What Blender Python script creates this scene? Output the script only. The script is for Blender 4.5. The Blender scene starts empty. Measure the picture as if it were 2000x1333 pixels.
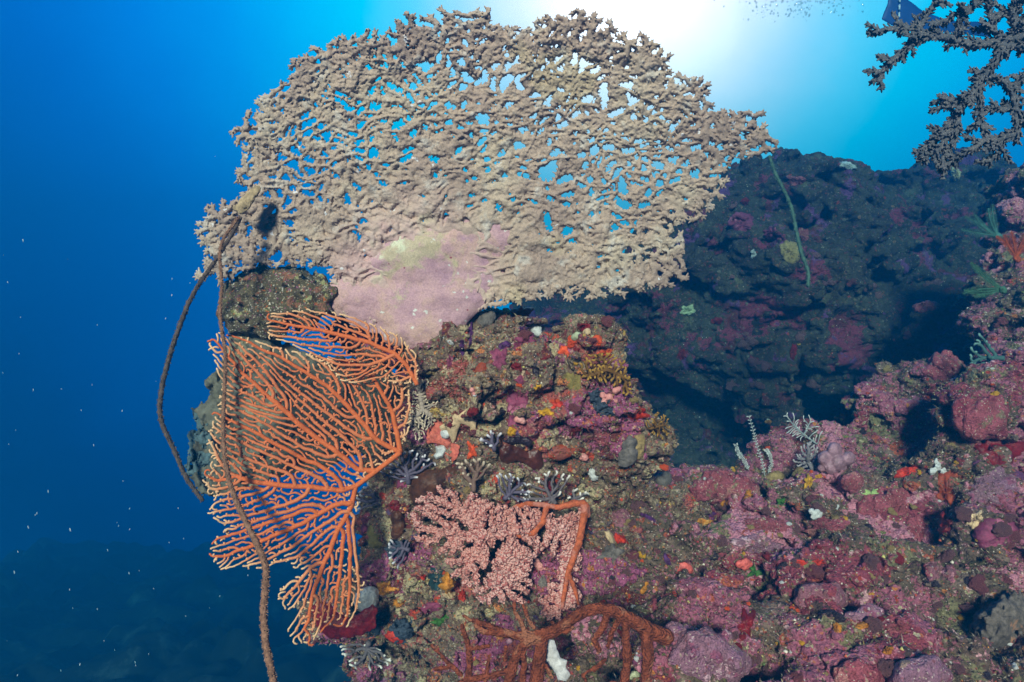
import bpy, math, random, numpy as np, openvdb
from mathutils import Vector, Matrix
from mathutils.bvhtree import BVHTree
random.seed(7); RNG = np.random.default_rng(7)
sc = bpy.context.scene; COL = sc.collection

# ------------------------------------------------------------------ camera
cam_d = bpy.data.cameras.new('camera'); cam = bpy.data.objects.new('camera', cam_d); COL.objects.link(cam)
cam_d.lens = 20; cam_d.sensor_width = 36; cam_d.clip_start = 0.02; cam_d.clip_end = 200
cam.location = (0, 0, 0); cam.rotation_euler = (math.radians(90), 0, 0); sc.camera = cam
K = 0.0009                                   # metres per photo pixel at one metre
def P(px, py, Y): return Vector(((px-1000)*K*Y, Y, (666.5-py)*K*Y))

# ------------------------------------------------------------------ look
sc.view_settings.view_transform = 'Standard'; sc.view_settings.look = 'None'
sc.view_settings.gamma = 1; sc.view_settings.exposure = 0.74
cy = sc.cycles
cy.use_denoising = True; cy.denoiser = 'OPENIMAGEDENOISE'
cy.max_bounces = 5; cy.diffuse_bounces = 2; cy.glossy_bounces = 2; cy.transmission_bounces = 3; cy.volume_bounces = 0
cy.transparent_max_bounces = 6; cy.use_adaptive_sampling = True; cy.adaptive_threshold = 0.02

def s2l(c):
    f = lambda v: v/12.92 if v <= 0.04045 else ((v+0.055)/1.055)**2.4
    return tuple(f(v/255.0) for v in c)

# ------------------------------------------------------------------ water light (world) : colour by angle from the sunlit bright patch on the surface
GLOW = Vector((0.174, 0.84, 0.512)).normalized()
RAMP = [(0,(255,255,255),2.2),(6.5,(255,255,255),1.35),(10,(230,248,255),1.1),(14.5,(176,235,254),1),(18.5,(100,222,250),1),(22.5,(0,212,246),1),
        (28,(0,188,242),1),(34,(0,154,230),1),(40,(0,126,214),1),(47,(0,102,190),1),(56,(0,76,154),1),(61,(0,52,114),1),(65,(0,38,88),1),(90,(0,26,68),1),(180,(2,22,46),1)]
WGAIN = (1.75, 0.98, 1.10)
w = bpy.data.worlds.new('World'); sc.world = w; w.use_nodes = True
nt = w.node_tree; nt.nodes.clear()
def nd(nt, typ, **kw):
    n = nt.nodes.new(typ)
    for k, v in kw.items():
        if k.startswith('i_'):
            key = k[2:]; key = int(key) if key.isdigit() else key.replace('_', ' ')
            n.inputs[key].default_value = v
        else: setattr(n, k, v)
    return n
tc = nd(nt, 'ShaderNodeTexCoord')
dp = nd(nt, 'ShaderNodeVectorMath', operation='DOT_PRODUCT'); dp.inputs[1].default_value = GLOW
nt.links.new(tc.outputs['Generated'], dp.inputs[0])
ac = nd(nt, 'ShaderNodeMath', operation='ARCCOSINE'); nt.links.new(dp.outputs['Value'], ac.inputs[0])
# gentle ripples of the sea surface stir the edge of the bright patch
nz = nd(nt, 'ShaderNodeTexNoise', i_Scale=5.0, i_Detail=5.0, i_Roughness=0.6); nt.links.new(tc.outputs['Generated'], nz.inputs['Vector'])
na = nd(nt, 'ShaderNodeMath', operation='MULTIPLY_ADD'); na.inputs[1].default_value = 0.10; na.inputs[2].default_value = -0.05
nt.links.new(nz.outputs['Fac'], na.inputs[0])
ad = nd(nt, 'ShaderNodeMath', operation='ADD'); nt.links.new(ac.outputs[0], ad.inputs[0]); nt.links.new(na.outputs[0], ad.inputs[1])
dv = nd(nt, 'ShaderNodeMath', operation='DIVIDE'); dv.inputs[1].default_value = math.pi; nt.links.new(ad.outputs[0], dv.inputs[0])
rp = nd(nt, 'ShaderNodeValToRGB'); nt.links.new(dv.outputs[0], rp.inputs['Fac'])
els = rp.color_ramp.elements
while len(els) < len(RAMP): els.new(0.5)
for e, (a, c, g) in zip(els, RAMP):
    e.position = a/180.0; l = s2l(c); e.color = (l[0]*g*WGAIN[0], l[1]*g*WGAIN[1], l[2]*g*WGAIN[2], 1)
bg = nd(nt, 'ShaderNodeBackground', i_Strength=1.0); nt.links.new(rp.outputs['Color'], bg.inputs['Color'])
wo = nd(nt, 'ShaderNodeOutputWorld'); nt.links.new(bg.outputs[0], wo.inputs['Surface'])

# ------------------------------------------------------------------ the one key lamp: a directional light standing in for unseen camera strobes
strobe_d = bpy.data.lights.new('strobe', 'SUN'); strobe = bpy.data.objects.new('strobe', strobe_d); COL.objects.link(strobe)
strobe_d.energy = 5.0; strobe_d.angle = math.radians(9); strobe_d.color = (1.0, 0.70, 0.61)
LDIR = Vector((0.20, 1.0, -0.40))            # the way its light travels
strobe.rotation_euler = LDIR.to_track_quat('-Z', 'Y').to_euler(); strobe.location = (-1, -3, 2)

# ------------------------------------------------------------------ the hazy water
def haze():
    me = bpy.data.meshes.new('haze')
    x0, x1, y0, y1, z0, z1 = -8, 6, -0.45, 9.5, -4.2, 2.3
    v = [(x, y, z) for x in (x0, x1) for y in (y0, y1) for z in (z0, z1)]
    f = [(0,1,3,2),(4,6,7,5),(0,4,5,1),(2,3,7,6),(0,2,6,4),(1,5,7,3)]
    me.from_pydata(v, [], f); o = bpy.data.objects.new('haze', me); COL.objects.link(o)
    m = bpy.data.materials.new('haze'); m.use_nodes = True; t = m.node_tree; t.nodes.clear()
    pv = nd(t, 'ShaderNodeVolumePrincipled'); pv.inputs['Density'].default_value = 0.38
    pv.inputs['Color'].default_value = (0.002, 0.108, 0.265, 1)
    pv.inputs['Absorption Color'].default_value = (0.06, 0.50, 0.68, 1)
    pv.inputs['Anisotropy'].default_value = 0.25
    out = nd(t, 'ShaderNodeOutputMaterial'); t.links.new(pv.outputs[0], out.inputs['Volume'])
    me.materials.append(m); o['kind'] = 'stuff'; o['label'] = 'clear blue sea water filling the whole view'; o['category'] = 'water'
haze()

# ------------------------------------------------------------------ helpers
def tag(o, label=None, cat=None, group=None, kind=None):
    if label: o['label'] = label
    if cat: o['category'] = cat
    if group: o['group'] = group
    if kind: o['kind'] = kind
    return o
def empty(name, loc, label, cat, group=None):
    o = bpy.data.objects.new(name, None); o.empty_display_size = 0.02; o.location = loc; COL.objects.link(o)
    return tag(o, label, cat, group)
def mesh_obj(name, V, F, mat, parent=None, smooth=True, attrs=None, cols=None):
    """one mesh object; F is an (n,k) array or a list of arrays"""
    V = np.asarray(V, np.float32)
    FL = F if isinstance(F, list) else [F]
    FL = [np.asarray(f, np.int32) for f in FL if len(f)]
    me = bpy.data.meshes.new(name)
    me.vertices.add(len(V)); me.vertices.foreach_set('co', V.ravel())
    nl = sum(f.size for f in FL); me.loops.add(nl)
    me.loops.foreach_set('vertex_index', np.concatenate([f.ravel() for f in FL]))
    sizes = np.concatenate([np.full(len(f), f.shape[1], np.int32) for f in FL])
    me.polygons.add(len(sizes)); st = np.concatenate([[0], np.cumsum(sizes)[:-1]]).astype(np.int32)
    me.polygons.foreach_set('loop_start', st)
    if smooth: me.polygons.foreach_set('use_smooth', np.ones(len(sizes), bool))
    me.update(calc_edges=True); me.validate()
    for k, a in (attrs or {}).items():
        at = me.attributes.new(k, 'FLOAT', 'POINT'); at.data.foreach_set('value', np.asarray(a, np.float32))
    if cols is not None:
        at = me.attributes.new('tint', 'FLOAT_COLOR', 'POINT'); at.data.foreach_set('color', np.c_[cols, np.ones(len(cols))].astype(np.float32).ravel())
    me.materials.append(mat)
    o = bpy.data.objects.new(name, me); COL.objects.link(o)
    if parent is not None:
        o.parent = parent; o.matrix_parent_inverse = Matrix.Translation(parent.location).inverted()
    return o
_lat = {}
def vnoise(p, freq, seed=0):
    if seed not in _lat: _lat[seed] = np.random.default_rng(seed+99).random((32, 32, 32)).astype(np.float32)
    L = _lat[seed]; q = np.asarray(p, np.float32)*np.float32(freq) + np.float32(100.5); i = np.floor(q).astype(np.int32); f = q-i; f = f*f*(3-2*f)
    i0 = i & 31; i1 = (i+1) & 31
    x0, y0, z0 = i0.T; x1, y1, z1 = i1.T; fx, fy, fz = f.T
    a = L[x0,y0,z0]*(1-fx)+L[x1,y0,z0]*fx; b = L[x0,y1,z0]*(1-fx)+L[x1,y1,z0]*fx
    c = L[x0,y0,z1]*(1-fx)+L[x1,y0,z1]*fx; d = L[x0,y1,z1]*(1-fx)+L[x1,y1,z1]*fx
    return (a*(1-fy)+b*fy)*(1-fz)+(c*(1-fy)+d*fy)*fz
def fbm(p, freq, oct=3, seed=0, gain=0.5):
    s = 0; a = 1; t = 0
    for k in range(oct): s = s+a*vnoise(p, freq*2**k, seed+k); t += a; a *= gain
    return s/t
def ridged(p, freq, seed=0): return 1-np.abs(2*vnoise(p, freq, seed)-1)
def extract(arr, origin, res):
    g = openvdb.FloatGrid(3*res); g.copyFromArray(np.clip(arr, -3*res, 3*res).astype(np.float32))
    pts, quads = g.convertToQuads(0.0)
    V = np.asarray(pts, np.float64)*res+np.asarray(origin); F = np.asarray(quads, np.int64)
    a, b, c, d = (V[F[:, k]] for k in range(4))
    vol = np.einsum('ij,ij->i', a, np.cross(b, c)).sum()+np.einsum('ij,ij->i', a, np.cross(c, d)).sum()
    if vol < 0: F = F[:, ::-1]
    return V, F
def drop_islands(V, F, least):
    lab = np.arange(len(V)); E = np.concatenate([F[:, [k, (k+1) % 4]] for k in range(4)])
    for _ in range(400):
        m = np.minimum(lab[E[:, 0]], lab[E[:, 1]]); new = lab.copy(); np.minimum.at(new, E[:, 0], m); np.minimum.at(new, E[:, 1], m); new = new[new]
        if (new == lab).all(): break
        lab = new
    cnt = np.bincount(lab, minlength=len(V)); keep = cnt[lab] >= least; F = F[keep[F].all(1)]; ids = np.cumsum(keep)-1; return V[keep], ids[F]
def caps_field(lo, hi, res, segs, pad=0.0):
    """distance to tapered capsules on a regular grid; segs = (ax,ay,az,bx,by,bz,ra,rb)"""
    lo = np.asarray(lo, float); n = np.ceil((np.asarray(hi)-lo)/res).astype(int)+1
    A = np.full(n, 3*res+pad, np.float32)
    for s in segs:
        a = np.array(s[:3]); b = np.array(s[3:6]); ra, rb = s[6], s[7]; m = max(ra, rb)+3*res+pad
        i0 = np.maximum(np.floor((np.minimum(a, b)-m-lo)/res).astype(int), 0); i1 = np.minimum(np.ceil((np.maximum(a, b)+m-lo)/res).astype(int)+1, n)
        if (i1 <= i0).any(): continue
        X, Y, Z = np.ogrid[i0[0]:i1[0], i0[1]:i1[1], i0[2]:i1[2]]
        X = X*res+lo[0]-a[0]; Y = Y*res+lo[1]-a[1]; Z = Z*res+lo[2]-a[2]; d = b-a; L = max(d@d, 1e-9)
        t = np.clip((X*d[0]+Y*d[1]+Z*d[2])/L, 0, 1)
        D = np.sqrt((X-t*d[0])**2+(Y-t*d[1])**2+(Z-t*d[2])**2)-(ra+(rb-ra)*t)
        S = A[i0[0]:i1[0], i0[1]:i1[1], i0[2]:i1[2]]; np.minimum(S, D, out=S)
    return A
def pip(x, y, poly):
    x = np.asarray(x); r = np.zeros(x.shape, bool); n = len(poly)
    for i in range(n):
        x0, y0 = poly[i]; x1, y1 = poly[(i+1) % n]
        if y0 == y1: continue
        r ^= ((y0 > y) != (y1 > y)) & (x < (x1-x0)*(y-y0)/(y1-y0)+x0)
    return r
def polydist(X, Y, poly):
    """signed distance, positive inside"""
    D = np.full(np.broadcast(X, Y).shape, 1e9)
    for i in range(len(poly)):
        a = np.array(poly[i], float); b = np.array(poly[(i+1) % len(poly)], float); d = b-a; L = max(d@d, 1e-9)
        t = np.clip(((X-a[0])*d[0]+(Y-a[1])*d[1])/L, 0, 1)
        D = np.minimum(D, np.hypot(X-a[0]-t*d[0], Y-a[1]-t*d[1]))
    return np.where(pip(np.broadcast_to(X, D.shape), np.broadcast_to(Y, D.shape), poly), D, -D)
def colonize(poly, seeds, n, step, kill, infl, seed=0, jit=0.25, iters=400, keepdir=0.0, sprout=1.0):
    """grows a branching skeleton through the outline; seeds are polylines from the root. returns pos (N,2), parent (N)"""
    R = np.random.default_rng(seed); p = np.array(poly, float); lo, hi = p.min(0), p.max(0); A = np.zeros((0, 2))
    while len(A) < n:
        q = lo+(hi-lo)*R.random((n*2, 2)); A = np.r_[A, q[pip(q[:, 0], q[:, 1], poly)]]
    A = A[:n]; pos = []; par = []
    for pl in seeds:
        pl = [np.array(q, float) for q in pl]
        if pos:
            j = int(np.argmin([np.hypot(*(q-pl[0])) for q in pos]))
        else: pos.append(pl[0]); par.append(-1); j = 0
        for a, b in zip(pl, pl[1:]):
            k = max(1, int(round(np.hypot(*(b-a))/step)))
            for t in range(1, k+1): pos.append(a+(b-a)*t/k); par.append(j); j = len(pos)-1
    pos = np.array(pos); par = list(par)
    D = np.full(len(A), 1e9); N = np.zeros(len(A), int)
    def upd(i0):
        nonlocal D, N
        d = np.hypot(A[:, None, 0]-pos[None, i0:, 0], A[:, None, 1]-pos[None, i0:, 1]); j = d.argmin(1); dm = d[np.arange(len(A)), j]
        m = dm < D; D[m] = dm[m]; N[m] = j[m]+i0
    upd(0); 
    for it in range(iters):
        keep = D > kill; A, D, N = A[keep], D[keep], N[keep]
        m = D < infl
        if not m.any(): break
        acc = np.zeros((len(pos), 2)); v = (A[m]-pos[N[m]])/D[m][:, None]; np.add.at(acc, N[m], v)
        idx = np.unique(N[m])
        if sprout < 1:
            kc = np.bincount([q for q in par if q >= 0], minlength=len(pos)); sel = (kc[idx] == 0) | ((R.random(len(idx)) < sprout) & (kc[idx] < 3))
            if it > 250: sel = kc[idx] < 4
            idx = idx[sel]
            if not len(idx): continue
            m = m & np.isin(N, idx)
        g = acc[idx]; g = g/np.maximum(np.hypot(g[:, 0], g[:, 1])[:, None], 1e-6)+R.normal(0, jit, (len(idx), 2))
        if keepdir:
            pa = np.array(par)[idx]; q = np.where((pa >= 0)[:, None], pos[idx]-pos[np.maximum(pa, 0)], 0); q = q/np.maximum(np.hypot(q[:, 0], q[:, 1])[:, None], 1e-6)
            g = g/np.maximum(np.hypot(g[:, 0], g[:, 1])[:, None], 1e-6); dt = np.clip((g*q).sum(1), -1, 1); g = g+q*(keepdir*(1.2-dt))[:, None]
        g /= np.maximum(np.hypot(g[:, 0], g[:, 1])[:, None], 1e-6); new = pos[idx]+g*step
        d = np.hypot(new[:, None, 0]-pos[None, :, 0], new[:, None, 1]-pos[None, :, 1]).min(1); ok = d > 0.45*step
        if not ok.all():
            # a blocked node reaches straight for its nearest point instead; if that fails too the point is given up
            M_ = np.where(m)[0]; o_ = M_[np.argsort(D[M_])]; un, fi = np.unique(N[o_], return_index=True); near = o_[fi]; bad = ~ok
            v = A[near[bad]]-pos[idx[bad]]; v /= np.maximum(np.hypot(v[:, 0], v[:, 1])[:, None], 1e-6); nb = pos[idx[bad]]+v*step
            d2 = np.hypot(nb[:, None, 0]-pos[None, :, 0], nb[:, None, 1]-pos[None, :, 1]).min(1); new[bad] = nb; ok2 = ok.copy(); ok2[bad] = d2 > 0.5*step
            gone = near[bad][d2 <= 0.5*step]; ok = ok2
            if len(gone):
                kp = np.ones(len(A), bool); kp[gone] = False; A, D, N = A[kp], D[kp], N[kp]
            if not ok.any():
                if not len(A): break
                continue
        i0 = len(pos); pos = np.r_[pos, new[ok]]; par += list(idx[ok]); upd(i0)
    return pos, np.array(par)
def pipe(par, r0, e, rmax):
    n = len(par); s = np.zeros(n); kids = np.zeros(n, int)
    for i in range(n):
        if par[i] >= 0: kids[par[i]] += 1
    order = np.argsort(depth_of(par))[::-1]
    for i in order:
        if kids[i] == 0: s[i] = r0**e
        if par[i] >= 0: s[par[i]] += s[i]
    return np.minimum(s**(1/e), rmax), kids
def depth_of(par):
    d = np.zeros(len(par), int)
    for i in range(len(par)):
        j = i; k = 0
        if par[i] >= 0: d[i] = d[par[i]]+1
    return d
def chains(par, kids):
    """tree -> list of index chains from a fork to the next tip or fork, keeping the thickest child in line"""
    n = len(par); ch = [[] for _ in range(n)]
    for i in range(n):
        if par[i] >= 0: ch[par[i]].append(i)
    size = np.ones(n)
    for i in np.argsort(depth_of(par))[::-1]:
        if par[i] >= 0: size[par[i]] += size[i]
    out = []; stack = [(i, -1) for i in range(n) if par[i] < 0]
    while stack:
        i, pr = stack.pop(); c = [pr, i] if pr >= 0 else [i]
        while ch[i]:
            k = sorted(ch[i], key=lambda q: -size[q])
            for o in k[1:]: stack.append((o, i))
            i = k[0]; c.append(i)
        if len(c) > 1: out.append(c)
    return out
def tube(pts, rad, sides=6, cap=True):
    pts = np.asarray(pts, float); n = len(pts); rad = np.broadcast_to(np.asarray(rad, float), (n,))
    T = np.gradient(pts, axis=0); T /= np.maximum(np.linalg.norm(T, axis=1)[:, None], 1e-9)
    up = np.array([0.3, 0.2, 1.0]) if abs(T[0] @ np.array([0.3, .2, 1.])) < 0.9 else np.array([1., 0, 0])
    U = np.zeros_like(pts); u = up
    for i in range(n):
        u = u-T[i]*(u @ T[i]); u = u/max(np.linalg.norm(u), 1e-9); U[i] = u
    W = np.cross(T, U); a = np.linspace(0, 2*math.pi, sides, endpoint=False)
    V = pts[:, None]+rad[:, None, None]*(np.cos(a)[None, :, None]*U[:, None]+np.sin(a)[None, :, None]*W[:, None])
    V = V.reshape(-1, 3); i = np.arange(n-1)[:, None]*sides; j = np.arange(sides)[None]; k = (j+1) % sides
    F = np.stack([i+j, i+k, i+sides+k, i+sides+j], -1).reshape(-1, 4); T3 = np.zeros((0, 3), int)
    if cap:
        V = np.r_[V, [pts[-1]+T[-1]*rad[-1]*0.8], [pts[0]]]; e = (n-1)*sides; jj = np.arange(sides); kk = (jj+1) % sides
        T3 = np.r_[np.stack([e+jj, e+kk, np.full(sides, n*sides)], -1), np.stack([kk, jj, np.full(sides, n*sides+1)], -1)]
    return V, F, T3
class MB:
    def __init__(s): s.V = []; s.Q = []; s.T = []; s.n = 0; s.a = []; s.c = []
    def add(s, V, Q=None, T=None, a=None, c=None):
        V = np.asarray(V, float)
        if Q is not None and len(Q): s.Q.append(np.asarray(Q)+s.n)
        if T is not None and len(T): s.T.append(np.asarray(T)+s.n)
        s.V.append(V); s.n += len(V)
        if a is not None: s.a.append(np.broadcast_to(np.asarray(a, float), (len(V),)))
        if c is not None: s.c.append(np.broadcast_to(np.asarray(c, float), (len(V), 3)))
    def tube(s, pts, rad, sides=6, a=None):
        V, F, T = tube(pts, rad, sides)
        if a is not None:
            a = np.broadcast_to(np.asarray(a, float), (len(pts),)); a = np.r_[np.repeat(a, sides), a[-1], a[0]]
        s.add(V, F, T, a)
    def build(s, name, mat, parent=None, smooth=True):
        V = np.concatenate(s.V); F = []
        if s.Q: F.append(np.concatenate(s.Q))
        if s.T: F.append(np.concatenate(s.T))
        return mesh_obj(name, V, F, mat, parent, smooth, {'t': np.concatenate(s.a)} if s.a else None, np.concatenate(s.c) if s.c else None)
def to_world(V, Yf, w=True):
    """grid pixels (px, py, height towards the lens in px) on a curved surface Yf -> metres"""
    px, py, h = V.T; Y = Yf(px, py); Y = Y-h*K*Y
    return np.stack([(px-1000)*K*Y, Y, (666.5-py)*K*Y], -1)
def bake(o, mods):
    """apply modifiers by evaluating once"""
    for typ, kw in mods:
        m = o.modifiers.new(typ, typ)
        for k, v in kw.items(): setattr(m, k, v)
    dg = bpy.context.evaluated_depsgraph_get(); me = bpy.data.meshes.new_from_object(o.evaluated_get(dg)); old = o.data; o.modifiers.clear(); o.data = me
    me.name = old.name; bpy.data.meshes.remove(old)
def tex(kind, size, **kw):
    t = bpy.data.textures.new(kind, kind); t.noise_scale = size
    for k, v in kw.items(): setattr(t, k, v)
    return t
# ------------------------------------------------------------------ materials
class MT:
    def __init__(s, name, rough=0.8, spec=0.25):
        s.m = bpy.data.materials.new(name); s.m.use_nodes = True; s.t = s.m.node_tree; s.t.nodes.clear()
        s.out = s.t.nodes.new('ShaderNodeOutputMaterial'); s.b = s.t.nodes.new('ShaderNodeBsdfPrincipled')
        s.b.inputs['Roughness'].default_value = rough; s.b.inputs['Specular IOR Level'].default_value = spec
        s.t.links.new(s.b.outputs[0], s.out.inputs['Surface']); s.tc = s.t.nodes.new('ShaderNodeTexCoord'); s.co = s.tc.outputs['Object']
    def link(s, a, b): s.t.links.new(a, b)
    def noise(s, scale, detail=3, rough=0.55, co=None, col=False, dist=0.0):
        n = nd(s.t, 'ShaderNodeTexNoise'); n.inputs['Scale'].default_value = scale; n.inputs['Detail'].default_value = detail
        n.inputs['Roughness'].default_value = rough; n.inputs['Distortion'].default_value = dist
        s.link(co or s.co, n.inputs['Vector']); return n.outputs['Color' if col else 'Fac']
    def warp(s, scale, amt, co=None, detail=3):
        n = s.noise(scale, detail, co=co, col=True); a = nd(s.t, 'ShaderNodeVectorMath', operation='MULTIPLY_ADD')
        s.link(n, a.inputs[0]); a.inputs[1].default_value = (amt,)*3
        s.link(co or s.co, a.inputs[2]); return a.outputs[0]
    def vor(s, scale, co=None, feature='F1', rnd=1.0):
        v = nd(s.t, 'ShaderNodeTexVoronoi', feature=feature); v.inputs['Scale'].default_value = scale; v.inputs['Randomness'].default_value = rnd
        s.link(co or s.co, v.inputs['Vector']); return v
    def ramp(s, fac, stops, interp='LINEAR'):
        r = nd(s.t, 'ShaderNodeValToRGB'); r.color_ramp.interpolation = interp; e = r.color_ramp.elements
        while len(e) < len(stops): e.new(0.5)
        for x, (p, c) in zip(e, stops):
            x.position = p; x.color = (*s2l(c), 1) if isinstance(c, tuple) else (c, c, c, 1)
        s.link(fac, r.inputs['Fac']); return r.outputs['Color']
    def chan(s, col, k):
        n = nd(s.t, 'ShaderNodeSeparateColor'); s.link(col, n.inputs[0]); return n.outputs[k]
    def mix(s, fac, a, b, blend='MIX'):
        n = nd(s.t, 'ShaderNodeMix', data_type='RGBA', blend_type=blend, clamp_factor=True)
        for v, i in ((fac, 0), (a, 6), (b, 7)):
            if isinstance(v, (int, float)): n.inputs[i].default_value = v
            elif isinstance(v, tuple): n.inputs[i].default_value = (*s2l(v), 1)
            else: s.link(v, n.inputs[i])
        return n.outputs[2]
    def math(s, op, a, b=0.0):
        n = nd(s.t, 'ShaderNodeMath', operation=op)
        for v, i in ((a, 0), (b, 1)):
            if isinstance(v, (int, float)): n.inputs[i].default_value = v
            else: s.link(v, n.inputs[i])
        return n.outputs[0]
    def attr(s, name, out='Fac'):
        n = nd(s.t, 'ShaderNodeAttribute'); n.attribute_name = name; return n.outputs[out]
    def color(s, c):
        if isinstance(c, tuple): s.b.inputs['Base Color'].default_value = (*s2l(c), 1)
        else: s.link(c, s.b.inputs['Base Color'])
        return s
    def bump(s, h, strength=0.4, dist=0.003):
        b = nd(s.t, 'ShaderNodeBump'); b.inputs['Strength'].default_value = strength; b.inputs['Distance'].default_value = dist
        s.link(h, b.inputs['Height']); s.link(b.outputs[0], s.b.inputs['Normal']); return s
def steps(cols):
    n = len(cols); return [(i/n, c) for i, c in enumerate(cols)]

def reef_mat(name, turf, layers, fine, k=1.0, fine_cut=0.66, speck=0.82):
    """mottled turf, overgrown by irregular crusts (colour, patch size, threshold), dotted with tiny growth"""
    M = MT(name, 0.75, 0.3); c1 = M.warp(11*k, 0.09); n = M.noise(14*k, 6, 0.68, c1)
    m = len(turf); col = M.ramp(n, [(0.30+0.40*i/(m-1), c) for i, c in enumerate(turf)])
    n1 = M.noise(120*k, 5, 0.75)
    for i, (c, sc_, th) in enumerate(layers):
        off = nd(M.t, 'ShaderNodeVectorMath', operation='ADD'); off.inputs[1].default_value = (3.7*i+1.3, 1.9*i, 2.3*i); M.link(M.warp(sc_*2.2, 0.5/sc_), off.inputs[0])
        f = M.noise(sc_*k, 3, 0.55, off.outputs[0])
        f = M.math('ADD', f, M.math('MULTIPLY', M.math('SUBTRACT', n1, 0.5), 0.22))
        tone = M.mix(M.noise(70*k, 4, 0.7), c, tuple(min(255, int(v*1.22+8)) for v in c))
        col = M.mix(M.ramp(f, [(th, 0.0), (th+0.018, 1.0)]), col, tone)
    v3 = M.vor(95*k, M.warp(60*k, 0.02)); c = M.ramp(M.chan(v3.outputs['Color'], 0), steps(fine), 'CONSTANT')
    col = M.mix(M.math('MULTIPLY', M.math('GREATER_THAN', M.chan(v3.outputs['Color'], 1), fine_cut+0.22), M.math('LESS_THAN', v3.outputs['Distance'], 0.42)), col, c)
    v4 = M.vor(260*k); c = M.ramp(M.chan(v4.outputs['Color'], 0), steps(fine), 'CONSTANT')
    col = M.mix(M.math('MULTIPLY', M.math('GREATER_THAN', M.chan(v4.outputs['Color'], 1), fine_cut+0.14), 0.6), col, c)
    col = M.mix(1.0, col, M.ramp(M.noise(230*k, 5, 0.75), [(0.32, 0.34), (0.5, 1.02), (0.64, 1.18)]), 'MULTIPLY')
    v5 = M.vor(200*k); f = M.math('MULTIPLY', M.math('LESS_THAN', v5.outputs['Distance'], 0.22), M.math('GREATER_THAN', M.chan(v5.outputs['Color'], 2), speck))
    col = M.mix(f, col, (222, 216, 200))
    M.color(col); M.bump(M.math('ADD', M.noise(150*k, 6, 0.75), M.math('MULTIPLY', v4.outputs['Distance'], 0.5)), 1.0, 0.007/k); return M.m

ROCK_OUT = reef_mat('outcrop_growth', [(104,90,76),(140,124,104),(118,94,78),(166,150,124),(130,112,92)],
    [((148,80,112),5,0.55),((156,84,76),7,0.58),((170,156,122),9,0.61),((104,50,48),11,0.61),((188,118,70),13,0.66),((84,66,96),19,0.66),((186,70,46),20,0.68),((170,140,72),18,0.68),((66,52,50),26,0.66),((190,156,140),30,0.70)],
    [(206,180,150),(176,60,44),(206,130,60),(96,50,90),(190,180,140),(206,120,120),(70,56,50),(150,140,80),(140,70,60)])
ROCK_SLOPE = reef_mat('slope_growth', [(88,74,64),(120,98,86),(98,86,66),(142,120,106),(104,88,74)],
    [((150,88,106),4.5,0.49),((186,122,138),7,0.57),((130,60,72),6,0.56),((116,110,78),9,0.60),((156,80,58),17,0.66),((104,58,96),15,0.66),((72,56,52),21,0.64),((196,150,156),24,0.70),((126,60,66),26,0.68)],
    [(216,176,174),(176,72,56),(206,130,70),(130,70,100),(196,186,150),(210,130,144),(84,64,54),(120,128,70),(180,100,120)], 0.85)
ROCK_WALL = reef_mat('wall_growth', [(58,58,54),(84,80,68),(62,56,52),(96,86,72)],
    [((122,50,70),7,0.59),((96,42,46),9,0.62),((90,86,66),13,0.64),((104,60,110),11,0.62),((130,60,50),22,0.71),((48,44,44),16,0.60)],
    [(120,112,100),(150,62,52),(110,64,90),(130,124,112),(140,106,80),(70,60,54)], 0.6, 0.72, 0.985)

# ------------------------------------------------------------------ reef rock: blended blobs crowded with lumps and pits, roughened, taken as one solid
def subdivide(V, F):
    n = len(V); E = np.concatenate([F[:, [k, (k+1) % 4]] for k in range(4)]); E.sort(1); key = E[:, 0]*n+E[:, 1]
    u, inv = np.unique(key, return_inverse=True); m = len(F); mid = (V[u//n]+V[u % n])/2; c = V[F].mean(1)
    e = [inv[k*m:(k+1)*m]+n for k in range(4)]; ci = n+len(u)+np.arange(m)
    Q = np.concatenate([np.stack([F[:, k], e[k], ci, e[(k+3) % 4]], -1) for k in range(4)]); return np.r_[V, mid, c], Q
def vnormals(V, F):
    nf = np.cross(V[F[:, 2]]-V[F[:, 0]], V[F[:, 3]]-V[F[:, 1]]); N = np.zeros_like(V)
    for k in range(4):
        for j in range(3): N[:, j] += np.bincount(F[:, k], nf[:, j], len(V))
    return N/np.maximum(np.linalg.norm(N, axis=1)[:, None], 1e-12)
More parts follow.
